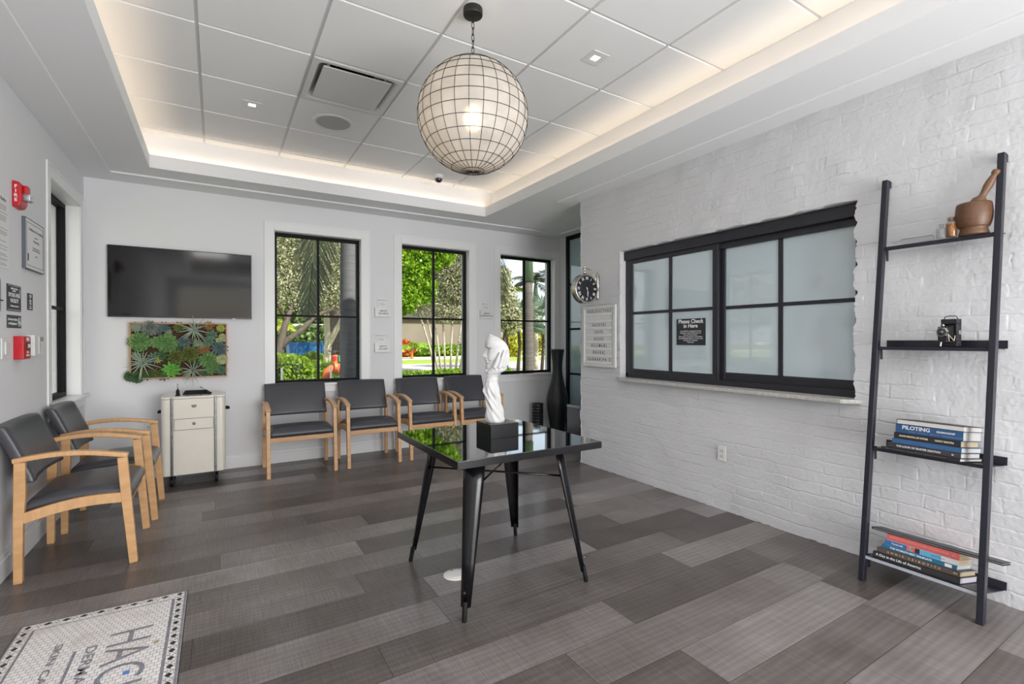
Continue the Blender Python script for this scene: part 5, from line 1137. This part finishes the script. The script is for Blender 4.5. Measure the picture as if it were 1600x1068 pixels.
def frond(base, dirv, L_, n, ll, mat, parent, droop=.6, lw=.022, name='frond', seed=0, ldroop=.4):
    """feather frond: arching stem with paired hanging leaflets"""
    R = random.Random(seed); mb = MB(); b = Vector(base); d = Vector(dirv).normalized(); pts = []
    for i in range(13): q = i/12; pts.append(b+d*L_*q+Vector((0, 0, -droop*L_*q*q)))
    mb.tube(pts, [.018*(1-.8*i/12)*(L_/2) for i in range(13)], 5)
    side = d.cross(Vector((0, 0, 1)));  side = side.normalized() if side.length > .05 else Vector((1, 0, 0))
    for k in range(n):
        q = .1+.9*k/n; i = min(11, int(q*12)); p = pts[i].lerp(pts[i+1], q*12-i); tg = (pts[i+1]-pts[i]).normalized()
        for s_ in (-1, 1):
            l2 = ll*math.sin(PI*min(1, .15+q*.85))**.6*R.uniform(.8, 1.1); dr = (side*s_*.8+tg*.6+Vector((0, 0, -ldroop*R.uniform(.6, 1.4)))).normalized(); e = p+dr*l2; wv_ = tg*lw*.5
            mid = p.lerp(e, .5)+Vector((0, 0, .04*l2)); mb.add([p-wv_*.5, p+wv_*.5, mid+wv_, mid-wv_, e+wv_*.1, e-wv_*.1], [(0, 1, 2, 3), (3, 2, 4, 5)])
    return mb.build(name, mat, parent)
def palm(label, x, y, r, ztop, nf, L_, ll, mat, shaft=1.0, seed=1, rings=True, bark=None, crown=True):
    t = thing('palm_tree', label, 'palm tree', (x, y, GZ)); H = ztop-GZ
    prof = [(0, 0, 0), (0, 0, H*.3), (0, 0, H*.6), (0, 0, H)]
    MB().tube([(0, 0, H*q/10) for q in range(11)], [r*(1.15-.25*abs(q/10-.35)-(.12*q/10)) for q in range(11)], 20).build('trunk', bark or bark_grey, t, smooth=True)
    if shaft: MB().tube([(0, 0, H), (0, 0, H+shaft*.5), (0, 0, H+shaft)], (r*1.05, r*.9, r*.5), 16).build('crownshaft', crown_g, t, smooth=True)
    if crown:
        R = random.Random(seed)
        for k in range(nf):
            a = 2*PI*k/nf+R.uniform(-.2, .2); up = R.uniform(.1, 1.1); frond((0, 0, H+shaft), (math.cos(a), math.sin(a), up), L_*R.uniform(.8, 1.1), 34, ll, mat, t, .55, .05, seed=k)
    return t
p1 = palm('grey palm trunk rising close outside the left window', 1.935, 8.6, .128, 5.2, 9, 3.0, .75, leaf_palm, 1.2, 1)
frond((-.35, -.45, 5.9), (-.10, -.06, -1), 4.15, 120, .95, leaf_palm, p1, .0, .05, 'hanging_frond', 5, .55)
p3 = palm('brown ringed royal palm trunk with green crownshaft outside the right window', 6.53, 10.0, .125, 2.72, 11, 2.8, .7, leaf_palm, 1.5, 3, bark=M('royal_bark', (.105, .088, .08), .85, var=(2, .9, (.06, .055, .05), (1, 1, 16)), bump=(12, .6)))
frond((-1.5, -1.0, 4.2), (.12, .02, -1), 1.95, 40, .65, leaf_palm, p3, 0, .04, 'hanging_frond', 8, .9)
# silver buttonwood trees and a bright broadleaf tree
t = thing('silver_tree', 'silvery leaved tree with dark branches outside the left window', 'tree', (1.35, 15, GZ))
limb([(.0, 0, 0), (.10, 0, .7), (.16, 0, 1.3), (.30, 0, 1.9), (.55, .2, 2.6)], (.13, .11, .10, .08, .05), bark_br, 'trunk', t)
limb([(.13, 0, 1.15), (.35, 0, 1.45), (.75, 0, 1.75), (1.1, 0, 2.15), (1.9, .3, 2.5), (2.6, .5, 3.0)], (.09, .08, .075, .06, .05, .03), bark_br, 'branch', t)
limb([(.3, 0, 2.0), (0, .2, 2.8), (-.3, .3, 3.6)], (.06, .05, .03), bark_br, 'branch', t); limb([(.9, 0, 1.9), (1.2, .2, 2.7), (1.1, .4, 3.6)], (.045, .04, .03), bark_br, 'branch', t)
leaves('foliage', [(-.2, .5, 4.2, 1.4, 1.2, 1.6), (1.2, .8, 4.0, 1.5, 1.2, 1.5), (2.4, 1.0, 3.8, 1.2, 1.2, 1.4), (.4, .4, 2.9, 1.1, .8, .6), (1.9, .5, 2.9, 1.2, .8, .6), (.8, .8, 5.6, 2.2, 1.4, 1.2)], 46000, .085, leaf_silver, t, 11)
t = thing('silver_tree', 'multi stemmed silvery tree outside the middle window', 'tree', (8.60, 19.5, GZ)); R = random.Random(4)
for k in range(8):
    a = k*.8; x = (k-3.5)*.28; limb([(x*.6, .2*math.sin(a), 0), (x*.9, .25*math.sin(a), 1.2), (x*1.3, .3*math.sin(a), 2.4), (x*1.7, .5*math.sin(a), 3.6)], (.055, .045, .04, .025), bark_wh, 'stem', t, 8)
leaves('foliage', [(-.2, 0, 4.2, 1.5, 1.0, 1.2), (.6, 0, 5.0, 1.3, 1.1, 1.3), (-1.3, 0, 3.3, .9, .8, .9), (.9, 0, 3.4, 1.0, .8, .8), (.2, 0, 2.6, 1.0, .7, .5), (.3, .1, 6.3, 1.2, 1.0, .9)], 44000, .095, leaf_silver, t, 12)
t = thing('broadleaf_tree', 'bright green broadleaf tree at the upper left of the middle window', 'tree', (5.3, 17.2, GZ))
limb([(0, 0, 0), (0, 0, 2), (.2, 0, 3.4)], (.14, .12, .08), bark_br, 'trunk', t); limb([(.1, 0, 3), (1.1, 0, 3.5), (1.9, 0, 4.4)], (.06, .05, .03), bark_br, 'branch', t)
leaves('foliage', [(.6, 0, 4.4, 1.1, .8, 1.1), (1.6, 0, 5.0, 1.1, .8, 1.0), (.4, 0, 3.1, .8, .6, .8), (1.3, .2, 3.4, .6, .5, .6), (.0, 0, 5.6, 1.6, 1.0, 1.1), (2.4, .2, 5.6, .9, .8, .7)], 30000, .12, leaf_bright, t, 13, .8)
t = thing('silver_bush', 'silvery bush beyond the left half of the right window', 'bush', (8.9, 15.2, GZ))
limb([(0, 0, 0), (0, 0, 1.5), (.1, 0, 2.6)], (.08, .06, .04), bark_br, 'trunk', t); leaves('foliage', [(-.2, 0, 2.6, .75, .6, 1.0), (.2, 0, 2.2, .7, .5, .6), (-.3, 0, 3.6, .6, .5, .5)], 8000, .12, leaf_silver, t, 14)
t = thing('forked_tree', 'pale forked trunk beside the blue dumpster seen through the left window', 'tree', (3.27, 18, GZ))
limb([(0, 0, 0), (.03, 0, .6), (.08, 0, 1.35), (.04, 0, 2.0), (0, 0, 2.7), (-.3, 0, 3.6)], (.17, .13, .12, .10, .09, .06), bark_wh, 'trunk', t); limb([(.08, 0, 1.25), (.30, 0, 1.7), (.55, 0, 2.15), (.6, 0, 2.8), (1.0, 0, 3.6)], (.11, .10, .10, .08, .05), bark_wh, 'branch', t)
t = thing('oak_trunk', 'thick brown tree trunk behind the pale forked trunk', 'tree', (4.50, 22, GZ))
limb([(0, 0, 0), (.0, 0, .5), (.02, 0, 1.6), (-.1, 0, 3.0), (-.3, 0, 5.0)], (.62, .40, .36, .34, .28), bark_br, 'trunk', t, 16); limb([(.2, 0, 1.2), (.42, 0, 2.0), (.8, 0, 3.4)], (.22, .20, .14), bark_br, 'branch', t)
leaves('foliage', [(-.5, 1, 5.6, 4.0, 2.5, 1.8), (-2.5, 1, 4.6, 2, 2, 1.2)], 16000, .20, leaf_bright, t, 15)
# dumpster, hydrant, poles
t = thing('dumpster', 'long blue steel dumpster across the road beyond the left window', 'dumpster', (4.45, 26.6, GZ)); blue = M('dumpster_blue', (.012, .13, .36), .4, var=(2, .5, (.01, .09, .25)))
m = MB(); m.hexa([(-1.35, -.6, .15), (1.6, -.6, .15), (1.6, .6, .15), (-1.35, .6, .15)], [(-1.45, -.7, 1.28), (1.7, -.7, 1.28), (1.7, .7, 1.28), (-1.45, .7, 1.28)]); m.build('container', blue, t, bevel=.02)
m = MB(); m.box(-1.5, 1.75, -.75, -.68, 1.22, 1.32).box(-1.5, 1.75, .68, .75, 1.22, 1.32)
for k in range(5): x = -1.1+k*.6; m.box(x-.03, x+.03, -.74, -.66, .25, 1.25)
m.build('rim_and_ribs', blue, t); B(.15, .95, -.755, -.735, .78, 1.15).build('white_label', sign_wht, t); txt('C', .3, ink, 'label_print', t, frame3((.32, -.757, .96), (1, 0, 0), (0, 0, 1)))
for k in (-1, 1): MB().lathe([(.10, -.04), (.10, .04)], 16, (k*1.1, -.5, .10), 'y').build('wheel', rubber, t)
t = thing('backflow_valve', 'orange and red pipe valve assembly on the lawn outside the left window', 'valve', (1.93, 10.0, GZ)); org = M('rusty_orange', (.62, .15, .03), .5, var=(9, .6, (.30, .05, .02)))
limb([(-.12, 0, 0), (-.12, 0, .55)], .075, M('pipe_dark', (.05, .05, .05), .5), 'riser', t, 16)
limb([(-.12, 0, .55), (-.12, 0, .72), (-.08, 0, .82), (.0, 0, .88), (.08, 0, .90)], (.075, .078, .08, .08, .08), org, 'elbow', t, 16)
limb([(-.12, 0, .62), (-.12, 0, .65)], .115, org, 'flange', t, 16); MB().lathe([(.13, -.03), (.13, .03)], 20, (.06, 0, .90), 'x').build('flange', org, t, bevel=.004)
MB().box(.02, .21, -.09, .09, .80, .98).tube([(.06, 0, .98), (.06, 0, 1.15)], (.07, .05), 14).build('valve_body', org, t, bevel=.01); MB().lathe([(.13, -.08), (.13, -.02)], 20, (.22, 0, .86), 'x').build('flange', org, t)
MB().lathe([(.045, 1.06), (.045, 1.12), (.03, 1.13)], 14, (.03, -.06, 0)).build('red_cap', red, t); B(.11, .17, -.1, -.06, 1.02, 1.14).build('green_tag', M('tag_green', (.02, .20, .08), .5), t)
limb([(.05, 0, 1.12), (.05, 0, 1.24)], .012, black_met, 'stem', t, 8); limb([(-.06, 0, 1.22), (.18, 0, 1.22)], .010, black_met, 'handwheel', t, 8); limb([(.15, -.1, 1.0), (.20, -.12, .85), (.26, -.1, .76), (.33, -.05, .84)], .012, M('hose_grey', (.35, .38, .42), .5), 'hose', t, 8)
limb([(.22, 0, .86), (.40, 0, .86), (.55, 0, .84)], (.07, .07, .07), M('pipe_grey', (.25, .25, .24), .5), 'pipe', t, 14)
pm = M('pole_white', (.60, .58, .54), .5)
for i, (x, lab) in enumerate(((.985, 'short pale post in front of the clipped hedge'), (1.815, 'short pale post in front of the orange pipe valve'))):
    tag(MB().tube([(0, 0, 0), (0, 0, .955)], .018, 10).build('marker_post', pm, None, smooth=True, loc=(x, 9.5, GZ)), lab, 'post')
# far planting and buildings
def shrub(name, label, x, y, r, h, n, mat, size, seed, cat='shrub'):
    t = thing(name, label, cat, (x, y, GZ)); leaves('foliage', [(0, 0, h*.5, r, r*.7, h*.55), (r*.4, 0, h*.6, r*.6, r*.5, h*.45)], n, size, mat, t, seed, .6); MB().tube([(0, 0, 0), (0, 0, h*.6)], .05, 6).build('stem', bark_br, t); return t
shrub('shrub', 'low orange red croton shrub at the left of the middle window', 12.9, 38.6, 1.2, 1.3, 3000, leaf_red, .26, 21)
shrub('shrub', 'clump of pale green ornamental grass right of the orange crotons', 15.0, 39.0, 1.7, .95, 4000, leaf_hedge, .24, 22)
shrub('shrub', 'second clump of ornamental grass behind the silvery stems', 17.2, 39.5, 1.6, 1.0, 3000, leaf_hedge, .24, 23)
shrub('shrub', 'yellow shrub in front of the white building in the right window', 20.4, 33.5, 1.1, 2.2, 4000, leaf_yel, .26, 24)
shrub('shrub', 'red and orange shrub beside the yellow one in the right window', 18.6, 33.0, .9, 1.4, 2500, leaf_red, .24, 25)
shrub('shrub', 'yellow shrub at the right of the palm trunk in the right window', 25.4, 35.5, 1.5, 2.6, 4500, leaf_yel, .3, 26)
shrub('shrub', 'leafy green bush in front of the left half of the blue dumpster', 2.9, 19.6, 1.0, .92, 4500, leaf_hedge, .13, 32); shrub('shrub', 'olive green bush in front of the pale forked trunk', 4.3, 20.4, .7, .80, 3000, leaf_dark, .13, 33)
shrub('shrub', 'dark green shrub behind the blue dumpster', 4.6, 33.5, 2.2, 2.3, 6000, leaf_dark, .3, 27); shrub('shrub', 'bright green shrub left of the dark one behind the dumpster', 2.7, 36, 2.4, 2.6, 6000, leaf_bright, .3, 28)
shrub('shrub', 'bright yellow green shrub at the right end of the blue dumpster', 8.2, 34, 1.8, 3.2, 6000, leaf_bright, .3, 29); shrub('shrub', 'small yellow leaved bush over the clipped hedge', 1.55, 13.2, .5, 1.0, 2500, leaf_yel, .10, 30); shrub('shrub', 'low leafy bush between the hedge and the road', 2.2, 14.0, .9, .85, 3000, leaf_hedge, .10, 31)
for i, (x, y, w) in enumerate(((18.5, 40, 3.5), (26, 40, 4.5))):
    hedge(('low dark hedge beyond the lawn, left of the palm trunk', 'low dark hedge beyond the lawn, right of the palm trunk')[i], x, x+w, y, y+1, .85, 4000, leaf_dark, .2, 40+i)
def fan_palm(label, x, y, h, n, r, mat, seed):
    t = thing('fan_palm', label, 'palm tree', (x, y, GZ)); MB().tube([(0, 0, 0), (.1, 0, h*.5), (0, 0, h)], (.08, .07, .06), 10).build('trunk', bark_br, t, smooth=True); R = random.Random(seed)
    for k in range(n):
        a = 2*PI*k/n+R.uniform(-.3, .3); el = R.uniform(-.5, 1.1); d = Vector((math.cos(a)*math.cos(el), math.sin(a)*math.cos(el), math.sin(el))); c = Vector((0, 0, h))+d*r*.9; s_ = d.cross(Vector((0, 0, 1))).normalized(); u = s_.cross(d); mb = MB().tube([(0, 0, h), c], .02, 5)
        for q in range(17):
            b = -1.9+3.8*q/16; e = c+(d*math.cos(b)+s_*math.sin(b))*r*R.uniform(.85, 1)+u*.1*r-Vector((0, 0, .12*r)); wv_ = (s_*math.cos(b)-d*math.sin(b))*r*.055; md = c.lerp(e, .55)+u*.03; mb.add([c, md+wv_, e, md-wv_], [(0, 1, 2, 3)])
        mb.build('fan_leaf', mat, t)
fan_palm('silvery fan palm left of the palm trunk in the right window', 10.9, 17.5, 2.3, 15, .85, leaf_fan, 1); fan_palm('silvery fan palm right of the palm trunk in the right window', 12.9, 18.6, 2.4, 15, .9, leaf_fan, 2)
palm('slim palm with green crown at the right of the right window', 13.5, 20.0, .13, 3.2, 12, 1.9, .5, leaf_palm, .9, 12, bark=bark_wh); palm('yellow green feather palm left of the royal palm trunk', 12.7, 21.5, .10, 3.2, 11, 1.7, .42, leaf_bright, .5, 13, bark=bark_br)
palm('small palm with yellow green fronds near the orange crotons', 12.3, 34.5, .09, .5, 12, 1.6, .45, leaf_bright, .3, 14, bark=M('orange_palm_stem', (.55, .18, .03), .6)); palm('small yellow palm in the distance above the blue dumpster', 2.5, 24, .08, 1.6, 9, .9, .25, leaf_yel, .3, 15)
def house(label, x0, x1, y, h, mat, wins, roof=None, cat='building'):
    t = thing('building', label, cat, (x0, y, GZ)); w = x1-x0; B(0, w, 0, 6, 0, h).build('wall', mat, t)
    for (a, b, c, d) in wins:
        f_ = B(a, b, -.04, .02, c, d).build('window', dark_in, t); m = MB(); m.box(a-.08, b+.08, -.08, -.04, c-.08, c).box(a-.08, b+.08, -.08, -.04, d, d+.08).box((a+b)/2-.03, (a+b)/2+.03, -.08, -.04, c, d); m.build('window_frame', trim_white, f_)
    if roof: m = MB(); m.prism([(-.6, h), (w+.6, h), (w-.8, h+1.3), (.8, h+1.3)], -.6, 6.6); m.build('roof', roof, t)
    return t
beige = M('beige_stucco', (.17, .15, .115), .9, var=(.4, .5, (.12, .105, .08))); whst = M('white_stucco', (.70, .68, .62), .9)
house('beige building wall behind the trees of the middle window', 14.6, 25.5, 50, 3.7, beige, [(1.2, 1.9, .2, 3.0)], M('dark_roof', (.06, .055, .05), .8)); house('white building with dark windows seen through the right window', 27.2, 44, 46, 4.2, whst, [(.8, 1.7, .6, 2.4), (2.4, 3.4, .6, 2.4), (4.4, 5.2, .4, 2.6), (7.0, 8.2, .6, 2.4)])
house('low pale house in the distance behind the blue dumpster', 5.2, 11.0, 52, 1.7, M('pink_stucco', (.50, .40, .34), .9), [(1, 2, .4, 1.2)], M('grey_roof', (.38, .36, .33), .8))
BT = [(1, 64, 5, 11, leaf_hedge), (10.5, 66, 5, 12, leaf_dark), (17, 74, 5.5, 13.5, leaf_silver), (25, 66, 5, 10, leaf_dark), (35, 66, 5, 6.6, leaf_hedge), (45, 66, 5, 7, leaf_dark), (56, 66, 5, 6.6, leaf_hedge)]
NT = ['tall yellow green tree behind the distant pale house', 'tall dark tree between the pale house and the beige building', 'tall greyish tree behind the beige building', 'dark tree behind the right end of the beige building', 'low green tree behind the white building', 'dark tree behind the middle of the white building', 'green tree at the far right of the street']
for i, (x, y, r, h, mt_2) in enumerate(BT):
    t = thing('background_tree', NT[i], 'tree', (x, y, GZ)); MB().tube([(0, 0, 0), (0, 0, h*.7)], (.5, .3), 10).build('trunk', bark_br, t); leaves('foliage', [(0, 0, h*.62, r, 3, h*.42), (-r*.5, 0, h*.4, r*.7, 2.5, h*.38), (r*.5, 0, h*.45, r*.7, 2.5, h*.4)], 9000, .62, mt_2, t, 50+i, .6)
# beyond the left window: hedge, trees and a parked car, seen only in reflections
hedge('clipped hedge beyond the left wall window', -7.2, -6.4, 4.2, 16, .75, 9000, leaf_hedge, .14, 60)
t = thing('silver_tree', 'silvery tree beyond the left wall window', 'tree', (-9.5, 11.8, GZ)); limb([(0, 0, 0), (0, 0, 2.6)], (.16, .1), bark_br, 'trunk', t); leaves('foliage', [(0, 0, 3.0, 1.6, 3.2, 1.4), (0, 1.5, 2.4, 1.2, 2, 1)], 14000, .18, leaf_silver, t, 61)

t = thing('parked_car', 'white car parked far beyond the left wall window, seen reflected in the frosted glass', 'car', (-84, 56, GZ), math.radians(-30))
wc = M('car_white', (.75, .75, .75), .25)
MB().prism([(-2.25, .35), (2.2, .35), (2.3, .62), (2.1, .86), (1.1, .98), (-1.7, 1.02), (-2.3, .9)], -.85, .85).build('body', wc, t, bevel=.06)
MB().prism([(-1.6, 1.0), (1.05, .97), (.35, 1.40), (-.9, 1.44)], -.72, .72).build('cabin', M('car_glass', (.03, .035, .04), .1), t, bevel=.05)
MB().prism([(-1.0, 1.43), (.4, 1.39), (.3, 1.46), (-.85, 1.50)], -.66, .66).build('roof', wc, t, bevel=.02)
for x in (-1.4, 1.45):
    for y in (-.80, .80): MB().lathe([(.10, -.10), (.31, -.10), (.33, -.06), (.33, .06), (.31, .10), (.10, .10)], 20, (x, y, .33), 'y').build('wheel', rubber, t)
